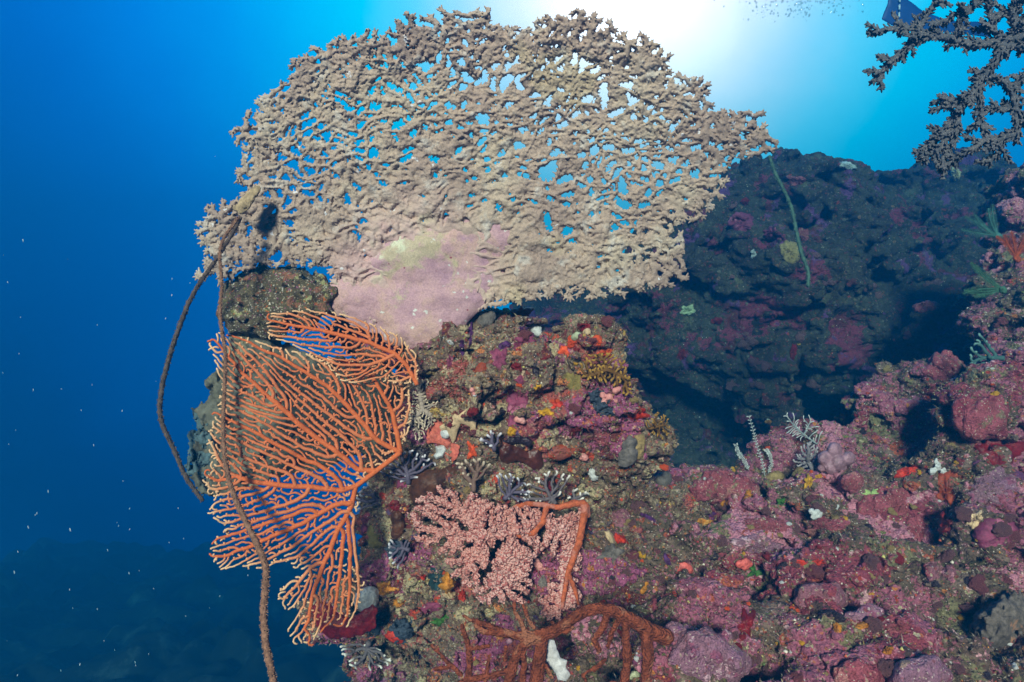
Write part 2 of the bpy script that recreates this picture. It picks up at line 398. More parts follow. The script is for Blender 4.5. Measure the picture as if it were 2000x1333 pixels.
def blob_rock(name, blobs, lo, hi, res, k, amp, mat, seed, lumps, fine, extra=None, pits=(), k2=None):
    R = np.random.default_rng(seed); lo = np.array(lo, float); n = np.ceil((np.array(hi)-lo)/res).astype(int)+1
    X, Y, Z = np.meshgrid(*[np.arange(m, dtype=np.float32)*res+l for m, l in zip(n, lo)], indexing='ij')
    S = np.zeros(n, np.float32)
    def win(c, mm):
        i0 = np.maximum(((np.array(c)-mm-lo)/res).astype(int), 0); i1 = np.minimum(((np.array(c)+mm-lo)/res).astype(int)+2, n)
        return None if (i1 <= i0).any() else tuple(slice(p, q) for p, q in zip(i0, i1))
    if extra is not None: E = extra(X, Y, Z); S += np.exp(np.clip(-E/k, -60, 60))
    for (px, py, Yc, r) in blobs:
        c = P(px, py, Yc); r = r*K*Yc; w = win(c, r+7*k)
        if w is None: continue
        S[w] += np.exp(np.clip(-(np.sqrt((X[w]-c.x)**2+(Y[w]-c.y)**2+(Z[w]-c.z)**2)-r)/k, -60, 60))
    D = -k*np.log(np.maximum(S, 1e-4)); k2 = k2 or k*0.3
    # lumps sit on the camera side of the mass
    surf = np.argwhere((D[:, 1:, :] > 0) & (D[:, 1:, :] < 1.5*res)); gy = D[:, 2:, :]-D[:, :-2, :]
    surf = surf[surf[:, 1] < gy.shape[1]]; surf = surf[gy[tuple(surf.T)] < 0.9*res]
    for (cnt, r0, r1) in lumps:
        for i in R.choice(len(surf), cnt):
            r = r0*(r1/r0)**R.random(); v0, v1, v2 = surf[i]; v0 = min(max(v0, 2), n[0]-3); v1 = min(max(v1, 2), n[1]-3); v2 = min(max(v2, 2), n[2]-3); gr = np.array([D[v0+2,v1,v2]-D[v0-2,v1,v2], D[v0,v1+2,v2]-D[v0,v1-2,v2], D[v0,v1,v2+2]-D[v0,v1,v2-2]]); gr /= max(np.linalg.norm(gr), 1e-6); c = surf[i]*res+lo-gr*r*0.62; ax = R.uniform(0.75, 1.3, 3); ax[2] *= 0.72; w = win(c, r*1.6+6*k2)
            if w is None: continue
            d = np.sqrt(((X[w]-c[0])/ax[0])**2+((Y[w]-c[1])/ax[1])**2+((Z[w]-c[2])/ax[2])**2)-r; q = D[w]
            h = np.clip(0.5+0.5*(q-d)/k2, 0, 1); D[w] = q*(1-h)+d*h-k2*h*(1-h)*0.5
    for (cnt, r0, r1) in pits:
        for i in R.choice(len(surf), cnt):
            c = surf[i]*res+lo; r = r0*(r1/r0)**R.random(); ax = R.uniform(0.7, 1.6, 3); ax[2] *= 0.7; w = win(c, r*2)
            if w is None: continue
            d = np.sqrt(((X[w]-c[0])/ax[0])**2+((Y[w]-c[1])/ax[1])**2+((Z[w]-c[2])/ax[2])**2)-r; D[w] = np.maximum(D[w], -d*0.8)
    tot = sum(a for a, f, kind in amp); m = np.abs(D) < tot*0.75+2*res; p = np.stack([X[m], Y[m], Z[m]], -1); d = np.zeros(len(p), np.float32)
    def shape(q, f, kind, s): return ridged(q, f, s) if kind == 'r' else (1-ridged(q, f, s))**0.7 if kind == 'b' else vnoise(q, f, s)
    for i, (a, f, kind) in enumerate(amp):
        q = p.copy(); q[:, 2] *= 1.5; d -= a*(shape(q, f, kind, seed+i)-0.5)
    D[m] += d; V, F = extract(D, lo, res); V, F = drop_islands(V, F, 3000); V, F = subdivide(V, F); N = vnormals(V, F)
    front = V[:, 1] < 9
    for i, (a, f, kind) in enumerate(fine): V = V+N*(a*(shape(V, f, kind, seed+9+i)-0.45))[:, None]
    o = mesh_obj(name, V, F, mat); return tag(o, kind='structure')

outcrop = blob_rock('reef_outcrop', [(930,765,1.25,104),(1050,775,1.25,106),(1154,778,1.23,58),(1180,848,1.25,60),(1258,838,1.24,26),(885,705,1.25,66),(1012,676,1.25,46),(1116,694,1.22,42),(950,700,1.27,50),
    (980,900,1.26,122),(825,925,1.28,74),(865,850,1.26,56),(1060,1060,1.31,155),(900,1080,1.34,145),(790,1020,1.32,70),(775,1120,1.34,70),(850,1180,1.35,86),(720,1192,1.37,40),(970,1240,1.35,115),
    (1120,1280,1.33,145),(1150,1130,1.31,145),(690,1198,1.37,40),(655,1222,1.39,26),(740,1258,1.40,40),(790,1350,1.75,110),(1230,1010,1.43,105),(760,640,1.37,80),(1010,1370,1.38,130),(1150,950,1.34,95)],
    (-0.52,0.92,-0.98), (0.46,1.95,0.17), 0.0045, 0.018, [(0.075,7,'n'),(0.050,15,'r'),(0.030,36,'b'),(0.014,85,'r')], ROCK_OUT, 11,
    [(60,.028,.055),(300,.010,.030),(500,.006,.014)], [(0.0070,95,'r'),(0.0050,190,'n')], None, [(90,.010,.028)])

def slope_h(x, y):
    s = (y-0.85)/0.65
    h = -0.625+0.255*s+np.clip(x-0.50, 0, None)*0.44*np.clip(0.25+0.75*s, 0.1, 1.0)
    h += 0.050*np.clip((x-0.85)*2, 0, 1)*np.sin(x*9+1)
    yc = 1.50+0.06*np.sin(x*7)+0.05*np.sin(x*17+2)
    h -= np.clip(y-yc, 0, None)**1.2*2.4
    h -= np.clip(0.16-x, 0, None)*1.5
    return h
def slope_extra(X, Y, Z):
    h = slope_h(X[:, :, 0], Y[:, :, 0]); D = (Z-h[:, :, None])*0.85
    D += 0.044*np.sin((Y*15+0.8*np.sin(X*6)+0.5*np.sin(X*17))*2*math.pi/3.0+Z*9)         # stepped ledges
    return D.astype(np.float32)
slope = blob_rock('reef_slope', [(1905,800,1.30,55),(1990,760,1.42,80),(2060,560,1.6,115),(2050,680,1.5,110),(2085,420,1.75,125),(1700,900,1.5,45),(1480,965,1.45,50),(1350,950,1.5,40),(1800,830,1.6,50),
     (1330,1290,0.98,80),(1600,1310,0.98,70),(1480,1040,1.30,40),(1620,1085,1.22,50),(1300,1060,1.22,50),(1560,1180,1.08,50),(1760,980,1.34,70),(1850,960,1.3,55),(1930,1030,1.2,55),(1390,1190,1.08,45)],
    (0.02,0.74,-0.95), (1.85,1.95,0.55), 0.0065, 0.020, [(0.060,7,'n'),(0.050,14,'b'),(0.030,30,'r'),(0.018,60,'b')], ROCK_SLOPE, 31,
    [(170,.035,.085),(420,.016,.042),(700,.009,.020)], [(0.0080,80,'r'),(0.0060,160,'n')], slope_extra, [(260,.014,.042)])

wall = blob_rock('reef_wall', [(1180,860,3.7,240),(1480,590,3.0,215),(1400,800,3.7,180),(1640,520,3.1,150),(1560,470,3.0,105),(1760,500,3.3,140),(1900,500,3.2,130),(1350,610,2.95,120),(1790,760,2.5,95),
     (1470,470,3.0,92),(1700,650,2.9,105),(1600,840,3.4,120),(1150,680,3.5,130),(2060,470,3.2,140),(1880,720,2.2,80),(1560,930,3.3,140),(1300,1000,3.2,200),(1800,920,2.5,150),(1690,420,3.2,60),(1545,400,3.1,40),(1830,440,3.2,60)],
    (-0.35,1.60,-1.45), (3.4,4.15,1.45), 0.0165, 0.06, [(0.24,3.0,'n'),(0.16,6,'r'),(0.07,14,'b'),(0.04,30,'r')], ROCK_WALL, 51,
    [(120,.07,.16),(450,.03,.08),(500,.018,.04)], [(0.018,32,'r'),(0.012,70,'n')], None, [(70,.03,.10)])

# ------------------------------------------------------------------ far sea floor, fading into the blue
def seabed():
    n, m = 260, 240; xs = np.linspace(-7.5, 5.5, n); ys = np.linspace(1.0, 9.2, m); X, Y = np.meshgrid(xs, ys, indexing='ij')
    p = np.stack([X.ravel(), Y.ravel(), np.zeros(X.size)], -1)
    h = -2.9-0.16*(Y-4.5).ravel()+0.7*(fbm(p, 0.6, 3, 71)-0.5)+0.5*(ridged(p, 1.7, 75)-0.5)+0.3*(1-ridged(p, 3.6, 76))+0.12*vnoise(p, 8, 77)+0.06*vnoise(p, 16, 78)
    V = np.c_[p[:, :2], h]; i = np.arange(n-1)[:, None]*m+np.arange(m-1)[None]; F = np.stack([i, i+m, i+m+1, i+1], -1).reshape(-1, 4)
    M = MT('seabed', 0.9, 0.1); c = M.ramp(M.noise(3.5, 6, 0.7), [(0.35, (26,30,32)), (0.55, (42,44,44)), (0.70, (84,88,86))]); M.color(c)
    return tag(mesh_obj('seabed', V, F, M.m), kind='structure')
seabed()
# ------------------------------------------------------------------ table coral
OUTL = [(385,530),(398,500),(385,450),(405,400),(440,390),(478,378),(450,335),(470,300),(446,255),(474,228),(504,208),(495,192),(545,162),(565,135),(562,108),(604,94),(662,70),(705,55),(765,60),(775,28),(845,34),(850,12),(900,24),
        (960,12),(962,46),(1030,48),(1070,30),(1135,16),(1200,44),(1212,72),(1262,72),(1300,98),(1314,150),(1380,150),(1395,168),(1378,200),(1430,212),(1505,220),(1496,250),(1524,268),(1518,296),(1470,308),(1428,315),(1416,350),
        (1408,385),(1386,416),(1355,432),(1322,442),(1340,472),(1336,500),(1352,540),(1310,556),(1270,570),(1220,575),(1160,586),(1120,574),(1060,586),(1000,596),(940,600),(880,640),(830,660),(740,640),(650,605),(655,560),(640,530),
        (600,522),(520,520),(480,530),(450,548),(430,560),(418,535),(402,558)]
def Ytab(px, py):
    t = np.clip((640-py)/640, -0.2, 1.1); x = (px-900)/600
    return 1.17-0.11*t-0.10*t*t+0.10*np.clip(x, 0, 2)**2*(1-t)-0.05*np.clip(-x, 0, 1)**2
def table_coral():
    root = empty('table_coral', P(860, 640, 1.17), 'huge pale tan table coral with lacy net of branches, filling the top of the reef', 'coral')
    R = np.random.default_rng(5); op = np.array(OUTL, float); step = 6.0
    # a rim of forked branch ends, grown outwards from a ring inside the outline
    def inset(q, d): return q
    ring = []; m_ = len(op)
    for i in range(m_):
        a, b = op[i], op[(i+1) % m_]; L = np.hypot(*(b-a)); nrm = np.array([-(b-a)[1], (b-a)[0]])/max(L, 1e-6)
        if 0.5*(a+b)[1] > 596 and 630 < 0.5*(a+b)[0] < 1000: continue
        for k in range(max(1, int(L/22))):
            p = a+(b-a)*(k+0.5)/max(1, int(L/22)); q = p+nrm*R.uniform(34, 60)
            if pip(np.array([q[0]]), np.array([q[1]]), OUTL)[0]: ring.append((q, p))
    seeds = [[tuple(q), tuple(q+(p-q)*0.3)] for q, p in ring]
    big = [(x+R.normal(0, 2), y+R.normal(0, 2)) for x, y in OUTL]
    pos, par = colonize(big, seeds, 9500, step, 10.5, 45, 3, 0.35, 40, 0.5, 0.5)
    n = len(pos); dep = depth_of(par); rad = np.full(n, 5.0); kids = np.zeros(n, int)
    for i in range(n):
        if par[i] >= 0: kids[par[i]] += 1
    p3 = np.c_[pos, np.zeros(n)]; z = 7*(vnoise(p3, 1/40., 81)-0.5)*2; X3 = np.c_[pos, z]
    rim = polydist(pos[:, 0], pos[:, 1], OUTL); rad = np.clip(3.6+rim/14., 3.4, 6.2)
    ok = np.array([par[i] >= 0 and np.hypot(*(pos[i]-pos[par[i]])) < 2.5*step for i in range(n)]) & (rim < 74)
    segs = [(*X3[par[i]], *X3[i], rad[par[i]], rad[i]) for i in range(n) if ok[i]]
    for i in range(n):
        if not ok[i]: continue
        d = X3[i]-X3[par[i]]; L = np.linalg.norm(d); d /= max(L, 1e-6)
        for _ in range(4):
            v = R.normal(0, 1, 3)*(1, 1, 0.6); v -= d*(v @ d); v /= max(np.linalg.norm(v), 1e-6); v = v+0.7*d; v /= np.linalg.norm(v)
            b = X3[i]-d*L*R.random(); segs.append((*b, *(b+v*(rad[i]+R.uniform(2.2, 5.5))), 2.2, 1.25))
        if kids[i] == 0:
            for s in (-0.7, 0.0, 0.7):
                c, q = math.cos(s), math.sin(s); v = np.array([d[0]*c-d[1]*q, d[0]*q+d[1]*c, R.normal(0, 0.2)]); segs.append((*X3[i], *(X3[i]+v*R.uniform(6, 12)), 3.0, 1.6))
    res = 1.7; lo = (362, -14, -30); hi = (1548, 690, 32)
    gx = np.arange(lo[0], hi[0]+res, res); gy = np.arange(lo[1], hi[1]+res, res); nn_ = np.ceil((np.array(hi)-np.array(lo))/res).astype(int)+1; gx, gy = gx[:nn_[0]], gy[:nn_[1]]; gz = np.arange(nn_[2])*res+lo[2]
    X, Y = np.meshgrid(gx, gy, indexing='ij'); f = np.stack([X.ravel(), Y.ravel(), np.zeros(X.size)], -1).astype(np.float32)
    r = np.hypot(X-860, (Y-560)*1.15)
    # net of fused branches: walls between stretched cells, many of them open
    wx = 34*(fbm(f, 1/48., 2, 83)-0.5)*2; wy = 34*(fbm(f, 1/48., 2, 84)-0.5)*2; ang = 0.55*np.pi*(fbm(f, 1/170., 2, 85)-0.5)*2+np.where(X > 1000, -0.15, 0.12).ravel()
    g = f[:, :2]+np.c_[wx, wy]
    cells = []; ty = lo[1]-20
    while ty < hi[1]+20:
        tx = lo[0]-30
        while tx < hi[0]+30: cells.append((tx+R.uniform(-17, 17), ty+R.uniform(-12, 12))); tx += 27
        ty += 18.5
    cells = np.array(cells, np.float32); cu = R.random(len(cells)); cw = R.random(len(cells)); F1 = np.zeros(len(g), np.float32); F2 = np.zeros(len(g), np.float32); I1 = np.zeros(len(g), np.int32)
    order = np.argsort(g[:, 1]); cs = np.argsort(cells[:, 1]); cells = cells[cs]
    for c0 in range(0, len(g), 6000):
        ix = order[c0:c0+6000]; y0, y1 = g[ix[0], 1]-58, g[ix[-1], 1]+58; k0, k1 = np.searchsorted(cells[:, 1], (y0, y1)); cc = cells[k0:k1]
        dx = g[ix, 0][:, None]-cc[None, :, 0]; dy = g[ix, 1][:, None]-cc[None, :, 1]; ca, sa = np.cos(ang[ix])[:, None], np.sin(ang[ix])[:, None]
        dd = np.hypot((dx*ca+dy*sa)*0.74, (-dx*sa+dy*ca)*1.12); j = dd.argmin(1); ar = np.arange(len(ix)); F1[ix] = dd[ar, j]; I1[ix] = j+k0; dd[ar, j] = 1e9; F2[ix] = dd.min(1)
    e = ((F2-F1)/2).reshape(X.shape); cid = I1.reshape(X.shape)
    popen = np.clip(0.30+(r-150)/420., 0.18, 0.90)+0.55*(fbm(f, 1/90., 2, 87).reshape(X.shape)-0.5)-np.where((X > 1000) & (Y > 440), 0.12, 0)
    gap = np.clip(cu[cid]-popen, 0, 1); opn = gap < 0.42; wh = 2.7+2.6*cw[cid]+np.where(r < 260, 0.8, 0)+11*gap-1.5*np.clip((r-230)/180, 0, 1)
    edge = vnoise(f, 1/5., 86).reshape(X.shape)-0.5
    tw = np.clip((wh-e+2.6*edge)*1.7-0.6, -6, 4.2); tcl = np.full(X.shape, 3.4); t = np.where(opn, tw, tcl)
    din = polydist(gx[::2][:, None], gy[::2][None], OUTL); din = np.repeat(np.repeat(din, 2, 0), 2, 1)[:X.shape[0], :X.shape[1]]+34*(fbm(f, 1/16., 2, 94).reshape(X.shape)-0.5)
    t = np.minimum(t, (din-24)/5.).astype(np.float32)
    low = fbm(f, 1/46., 2, 82).reshape(X.shape); q2 = np.stack([(X+0.4*Y).ravel()/60., Y.ravel()/17., np.zeros(X.size)], -1)
    fold = ridged(q2+0.012*np.c_[wx, wy, wx], 1.0, 89).reshape(X.shape)
    ridge_ = 4.2*np.exp(-(e/5.6)**2)
    wc = (12*(low-0.5)*2+ridge_+3.2*(fold-0.6)*np.clip(r/220, 0.4, 1)+6.0*(fbm(f, 1/12., 2, 95).reshape(X.shape)-0.5)+6*(cw[cid]-0.5)*np.exp(-(4.0/np.maximum(e, 0.3)))-np.where(opn, 0, 5.0)*np.clip(e/9, 0, 1)+2.4*edge-3).astype(np.float32)
    # spikes along the edges of the openings
    em = np.argwhere((np.abs(t) < 1.0) & (din > 6)); gyx = np.gradient(t); 
    for k in R.choice(len(em), min(len(em), 14000), replace=False):
        i, j = em[k]; v = -np.array([gyx[0][i, j], gyx[1][i, j]]); L = np.hypot(*v)
        if L < 1e-3: continue
        v = v/L+R.normal(0, 0.5, 2); b = np.array([gx[i], gy[j], wc[i, j]+R.uniform(-2, 3)]); segs.append((*(b-np.array([*v, 0])*2), *(b+np.array([*v, R.normal(0, .4)])*R.uniform(1.8, 4.5)), 2.2, 1.2))
    fm_ = np.argwhere((t > 1.5) & (r > 150))
    for k in R.choice(len(fm_), 9000, replace=False):
        i, j = fm_[k]; b = np.array([gx[i], gy[j], wc[i, j]+t[i, j]*0.6]); v = R.normal(0, 1, 3)*(0.8, 0.8, 0.3)+(0, 0, 0.9); v /= np.linalg.norm(v); segs.append((*b, *(b+v*R.uniform(2.0, 4.2)), 2.3, 1.3))
    A = caps_field(lo, hi, res, segs, 0.0)
    SH = (np.abs(gz[None, None, :]-wc[:, :, None]).astype(np.float32)-t[:, :, None])*0.8
    k = 2.0; A = -k*np.log(np.exp(-np.clip(A, -20, 20)/k)+np.exp(-np.clip(SH, -20, 20)/k))
    V, F = extract(A, lo, res); Vw = to_world(V, Ytab); F = F[:, ::-1]
    M = MT('table_coral_skin', 0.85, 0.15); sp = M.co
    base = M.ramp(M.noise(7, 4, 0.6), [(0.38, (176,154,140)), (0.52, (192,170,152)), (0.64, (200,182,160))])
    base = M.mix(M.ramp(M.noise(28, 3, 0.6), [(0.55, 0.0), (0.68, 0.65)]), base, (212,206,198))
    base = M.mix(M.ramp(M.noise(4.2, 2, 0.5), [(0.66, 0.0), (0.70, 0.45)]), base, (206,190,150))
    base = M.mix(1.0, base, M.ramp(M.noise(420, 3, 0.7), [(0.3, 0.62), (0.6, 1.0)]), 'MULTIPLY')
    vd = nd(M.t, 'ShaderNodeVectorMath', operation='DISTANCE'); vd.inputs[1].default_value = P(850, 530, Ytab(850, 530)); M.link(M.warp(14, 0.09), vd.inputs[0])
    near = M.ramp(vd.outputs['Value'], [(0.10, 0.9), (0.21, 0.0)]); base = M.mix(near, base, M.ramp(M.noise(13, 3, 0.6), [(0.4, (206,168,166)), (0.55, (208,180,170)), (0.68, (204,194,164))]))
    v = M.vor(42, M.warp(90, 0.02)); fm = M.math('MULTIPLY', M.math('LESS_THAN', v.outputs['Distance'], 0.16), M.math('GREATER_THAN', M.chan(v.outputs['Color'], 1), 0.86)); base = M.mix(fm, base, (222,218,218))
    M.color(base); M.bump(M.math('ADD', M.noise(330, 3, 0.6), M.noise(900, 2)), 0.5, 0.0016)
    o = mesh_obj('branch_plate', Vw, F, M.m, root)
    # smooth encrusted stalk
    ST = [(632,612),(640,575),(652,545),(700,505),(722,488),(770,452),(835,432),(905,416),(985,418),(1018,440),(1012,500),(996,540),(982,575),(950,600),(905,640),(860,690),(800,690),(740,655),(690,630)]
    res = 2.2; lo = (615, 396, -40); hi = (1040, 710, 34); gx = np.arange(lo[0], hi[0], res); gy = np.arange(lo[1], hi[1], res); gz = np.arange(lo[2], hi[2], res)
    X, Y = np.meshgrid(gx, gy, indexing='ij'); d = polydist(X, Y, ST); f = np.stack([X.ravel(), Y.ravel(), np.zeros(X.size)], -1)
    d = d+44*(fbm(f, 1/34., 3, 90).reshape(X.shape)-0.5)
    q = np.stack([(X+0.9*Y).ravel()/120., (Y-0.25*X).ravel()/48., np.zeros(X.size)], -1)
    H = -6+22*(1-np.exp(-np.clip(d, 0, None)/34))+20*(vnoise(q, 1.0, 91).reshape(X.shape)-0.5)*np.clip(d/30, 0, 1)+7*(fbm(f, 1/22., 3, 92).reshape(X.shape)-0.5)*np.clip(d/20, 0, 1)+0.07*np.clip(Y-560, 0, None)
    H = np.where(d < 0, -38, H); S = np.maximum(gz[None, None]-H[:, :, None], -30-gz[None, None]); S = np.maximum(S*0.6, -(d[:, :, None]))
    V, F = extract(S, lo, res); Vw = to_world(V, Ytab); F = F[:, ::-1]
    M = MT('stalk_crust', 0.7, 0.25); c1 = M.warp(12, 0.06)
    col = M.ramp(M.noise(16, 4, 0.6, c1), [(0.34, (190,150,164)), (0.5, (206,166,170)), (0.6, (208,172,160)), (0.7, (186,148,164))])
    g = M.noise(7.5, 7, 0.66, c1); col = M.mix(M.ramp(g, [(0.57, 0.0), (0.62, 0.66)]), col, (196,192,146))
    col = M.mix(M.ramp(M.noise(9, 7, 0.66, M.warp(5, .05)), [(0.60, 0.0), (0.65, 0.85)]), col, (222,226,196))
    v = M.vor(70, M.warp(90, 0.02)); fm = M.math('MULTIPLY', M.math('LESS_THAN', v.outputs['Distance'], 0.25), M.math('GREATER_THAN', M.chan(v.outputs['Color'], 1), 0.8)); col = M.mix(fm, col, (224,222,214))
    v = M.vor(45); fm = M.math('MULTIPLY', M.math('LESS_THAN', v.outputs['Distance'], 0.13), M.math('GREATER_THAN', M.chan(v.outputs['Color'], 1), 0.85)); col = M.mix(fm, col, (160,86,100))
    col = M.mix(1.0, col, M.ramp(M.noise(300, 4, 0.7), [(0.3, 0.66), (0.6, 1.0)]), 'MULTIPLY')
    M.color(col); M.bump(M.math('ADD', M.noise(40, 4, 0.6), M.math('MULTIPLY', M.noise(420, 3, 0.6), 0.35)), 0.6, 0.006)
    o = mesh_obj('stalk', Vw, F, M.m, root); o['label'] = 'smooth pink stalk with yellow green patches'
table_coral()
# ------------------------------------------------------------------ placing growth on the rock
bpy.context.view_layer.update()
O0 = Vector((0, 0, 0))
def hit(px, py, rocks=None):
    d = P(px, py, 1.0).normalized(); best = None
    for o in rocks or (outcrop, slope, wall):
        ok, co, no, i = o.ray_cast(O0, d, distance=12)
        if ok and (best is None or co.length < best[0].length): best = (co.copy(), no.copy())
    return best
def plane(px, py, rx, ry, rocks=None):
    """smooth local depth of the rock: Y = a + b*dx + c*dy from a handful of rays, outliers trimmed"""
    pts = []
    for a in np.linspace(0, 2*math.pi, 10, endpoint=False):
        for q in (0.35, 0.85):
            x, y = px+rx*q*math.cos(a), py+ry*q*math.sin(a); h = hit(x, y, rocks)
            if h: pts.append((x-px, y-py, h[0].y))
    h = hit(px, py, rocks)
    if h: pts += [(0, 0, h[0].y)]*4
    if not pts: return (1.2, 0, 0)
    A = np.array(pts); md = np.median(A[:, 2]); A = A[np.abs(A[:, 2]-md) < 0.06] if (np.abs(A[:, 2]-md) < 0.06).sum() > 4 else np.array([[0, 0, md]])
    if len(A) < 5: return (float(md), 0, 0)
    X = np.c_[np.ones(len(A)), A[:, :2]/100]; c = np.linalg.solve(X.T@X+np.diag([0, .3, .3]), X.T@A[:, 2]); return (c[0], c[1]/100, c[2]/100)
def skin(name, c, rough=0.6, spec=0.35, var=1.25, nscale=60, bump=0.6, dist=0.003, second=None, th=0.58, s2=25, cells=0, fine=300):
    M = MT(name, rough, spec); a = M.mix(M.ramp(M.noise(nscale, 5, 0.65), [(0.35, 0.0), (0.65, 1.0)]), tuple(int(v/var) for v in c), tuple(min(255, int(v*1.08)) for v in c))
    if second: a = M.mix(M.ramp(M.noise(s2, 4, 0.6), [(th, 0.0), (th+0.05, 1.0)]), a, second)
    a = M.mix(1.0, a, M.ramp(M.noise(fine, 3, 0.7), [(0.3, 0.72), (0.6, 1.0)]), 'MULTIPLY')
    h = M.noise(nscale*3, 5, 0.65)
    if cells: h = M.math('ADD', h, M.vor(cells).outputs['Distance'])
    M.color(a); M.bump(h, bump, dist); return M.m
def blob_thing(name, label, cat, px, py, blobs, mat, group=None, rough=0.12, rocks=None, Y=None, sink=0.5, k=0.25, nf=1.0, part=None):
    """blended lobes (dx, dy, height, r) in photo pixels at the rock's depth -> one solid thing resting on the rock"""
    if Y is None: h = hit(px, py, rocks); Y = h[0].y if h else 1.2
    rm = max(b[3] for b in blobs); res = max(rm/9.0, 0.9); A = np.array(blobs, float)
    lo = np.floor((A[:, :3]-A[:, 3:]*1.3).min(0))-4; hi = np.ceil((A[:, :3]+A[:, 3:]*1.3).max(0))+4
    n = np.ceil((hi-lo)/res).astype(int)+1; X, Yg, Z = np.meshgrid(*[np.arange(m)*res+l for m, l in zip(n, lo)], indexing='ij'); S = 0; kk = k*rm
    for b in blobs: S = S+np.exp(np.clip(-(np.sqrt((X-b[0])**2+(Yg-b[1])**2+(Z-b[2])**2)-b[3])/kk, -50, 50))
    D = -kk*np.log(np.maximum(S, 1e-20)); f = np.stack([X.ravel(), Yg.ravel(), Z.ravel()], -1)+px
    D = D-(rough+0.10)*rm*2*(fbm(f, (nf+0.35)*0.9/rm, 3, 61).reshape(D.shape)-0.5)-0.10*rm*(ridged(f, 3.2/rm, 64).reshape(D.shape)-0.5); V, F = extract(D, lo, res); V = V+np.array([px, py, 0]); c = P(px, py, Y)
    W = to_world(V, lambda a, b: np.full(len(a), Y)); o = mesh_obj(name, W, F[:, ::-1], mat, part); 
    if part is None: tag(o, label, cat, group)
    return o
def crust(name, label, cat, px, py, rx, ry, mat, rot=0, th=5, lobes=5, seed=0, rocks=None, group=None, rag=0.28):
    """a thin irregular encrusting cushion hugging the rock"""
    a0, b0, c0 = plane(px, py, rx, ry, rocks); R = np.random.default_rng(int(px*7+py+seed)); nr, ns = 8, 46; ca, sa = math.cos(math.radians(rot)), math.sin(math.radians(rot))
    fr = np.arange(1, 13); am = R.normal(0, 1, 12)/fr**0.9; am *= rag*0.8/np.sqrt((am**2).sum()/2); ph = R.random(12)*6.28; jt = R.normal(0, 0.05, ns); V = []; 
    for i in range(nr+1):
        q = i/nr
        for j in range(ns):
            a = j/ns*2*math.pi; g = max(0.3, 1+float((am*np.sin(fr*a+ph)).sum())*q+jt[j]*q); x = rx*q*g*math.cos(a); y = ry*q*g*math.sin(a); x, y = x*ca-y*sa, x*sa+y*ca; h = hit(px+x, py+y, rocks); Yp = a0+b0*x+c0*y
            Y = h[0].y if h and abs(h[0].y-Yp) < 0.022*Yp+0.01*a0 else Yp
            Y = 0.6*Y+0.4*Yp; lift = th*(1-q**3)*(0.55+0.9*R.random())-2.2*(q > 0.97)*th*0.6-0.4
            Y2 = Y*(1-lift*K); V.append(P(px+x, py+y, Y2))
            if i == 0: break
    F4 = []; F3 = []
    for j in range(ns): F3.append((0, 1+(j+1) % ns, 1+j))
    for i in range(nr-1):
        for j in range(ns):
            p, q = 1+i*ns+j, 1+i*ns+(j+1) % ns; F4.append((p, q, q+ns, p+ns))
    o = mesh_obj(name, np.array(V), [np.array(F4), np.array(F3)], mat); return tag(o, label, cat, group)
def slab(name, label, cat, poly, mat, Yf=None, res=1.4, height=6, edge=8, waves=(4, 30), curl=0, seed=0, rough=1.5, back=7, part=None, group=None, soft=0.0, lip=0.0):
    """a traced sheet with its own thickness, folds and rounded rim"""
    p = np.array(poly, float); lo = p.min(0)-6; hi = p.max(0)+6; cx, cyy = p.mean(0)
    if Yf is None:
        a0, b0, c0 = plane(cx, cyy, (hi[0]-lo[0])*0.4, (hi[1]-lo[1])*0.4); Yf = lambda x, y: a0-0.006+b0*(x-cx)+c0*(y-cyy)
    hz = height+waves[0]+abs(curl)+abs(lip)+5; bz = back+waves[0]+6+abs(curl); gx = np.arange(lo[0], hi[0], res); gy = np.arange(lo[1], hi[1], res); gz = np.arange(-bz, hz, res)
    X, Y = np.meshgrid(gx, gy, indexing='ij'); d = polydist(X, Y, poly); f = np.stack([X.ravel(), Y.ravel(), np.full(X.size, seed*3.3)], -1)
    d = d+soft*(fbm(f, 1/9., 2, 33).reshape(X.shape)-0.5)*2
    wv = waves[0]*2*(fbm(f, 1/waves[1], 2, 34).reshape(X.shape)-0.5)+curl*np.exp(-np.clip(d, 0, None)/edge)
    H = height*(1-np.exp(-np.clip(d, 0, None)/edge))+wv+rough*2*(fbm(f, 1/7., 2, 35).reshape(X.shape)-0.5)+lip*np.exp(-((d-4)/3.5)**2); B = -back*(1-np.exp(-np.clip(d, 0, None)/edge))-1.2+wv
    S = np.maximum(gz[None, None]-H[:, :, None], B[:, :, None]-gz[None, None])*0.75; S = np.maximum(S, -d[:, :, None]); V, F = extract(S, (lo[0], lo[1], -bz), res)
    o = mesh_obj(name, to_world(V, Yf), F[:, ::-1], mat, part)
    if part is None: tag(o, label, cat, group)
    return o
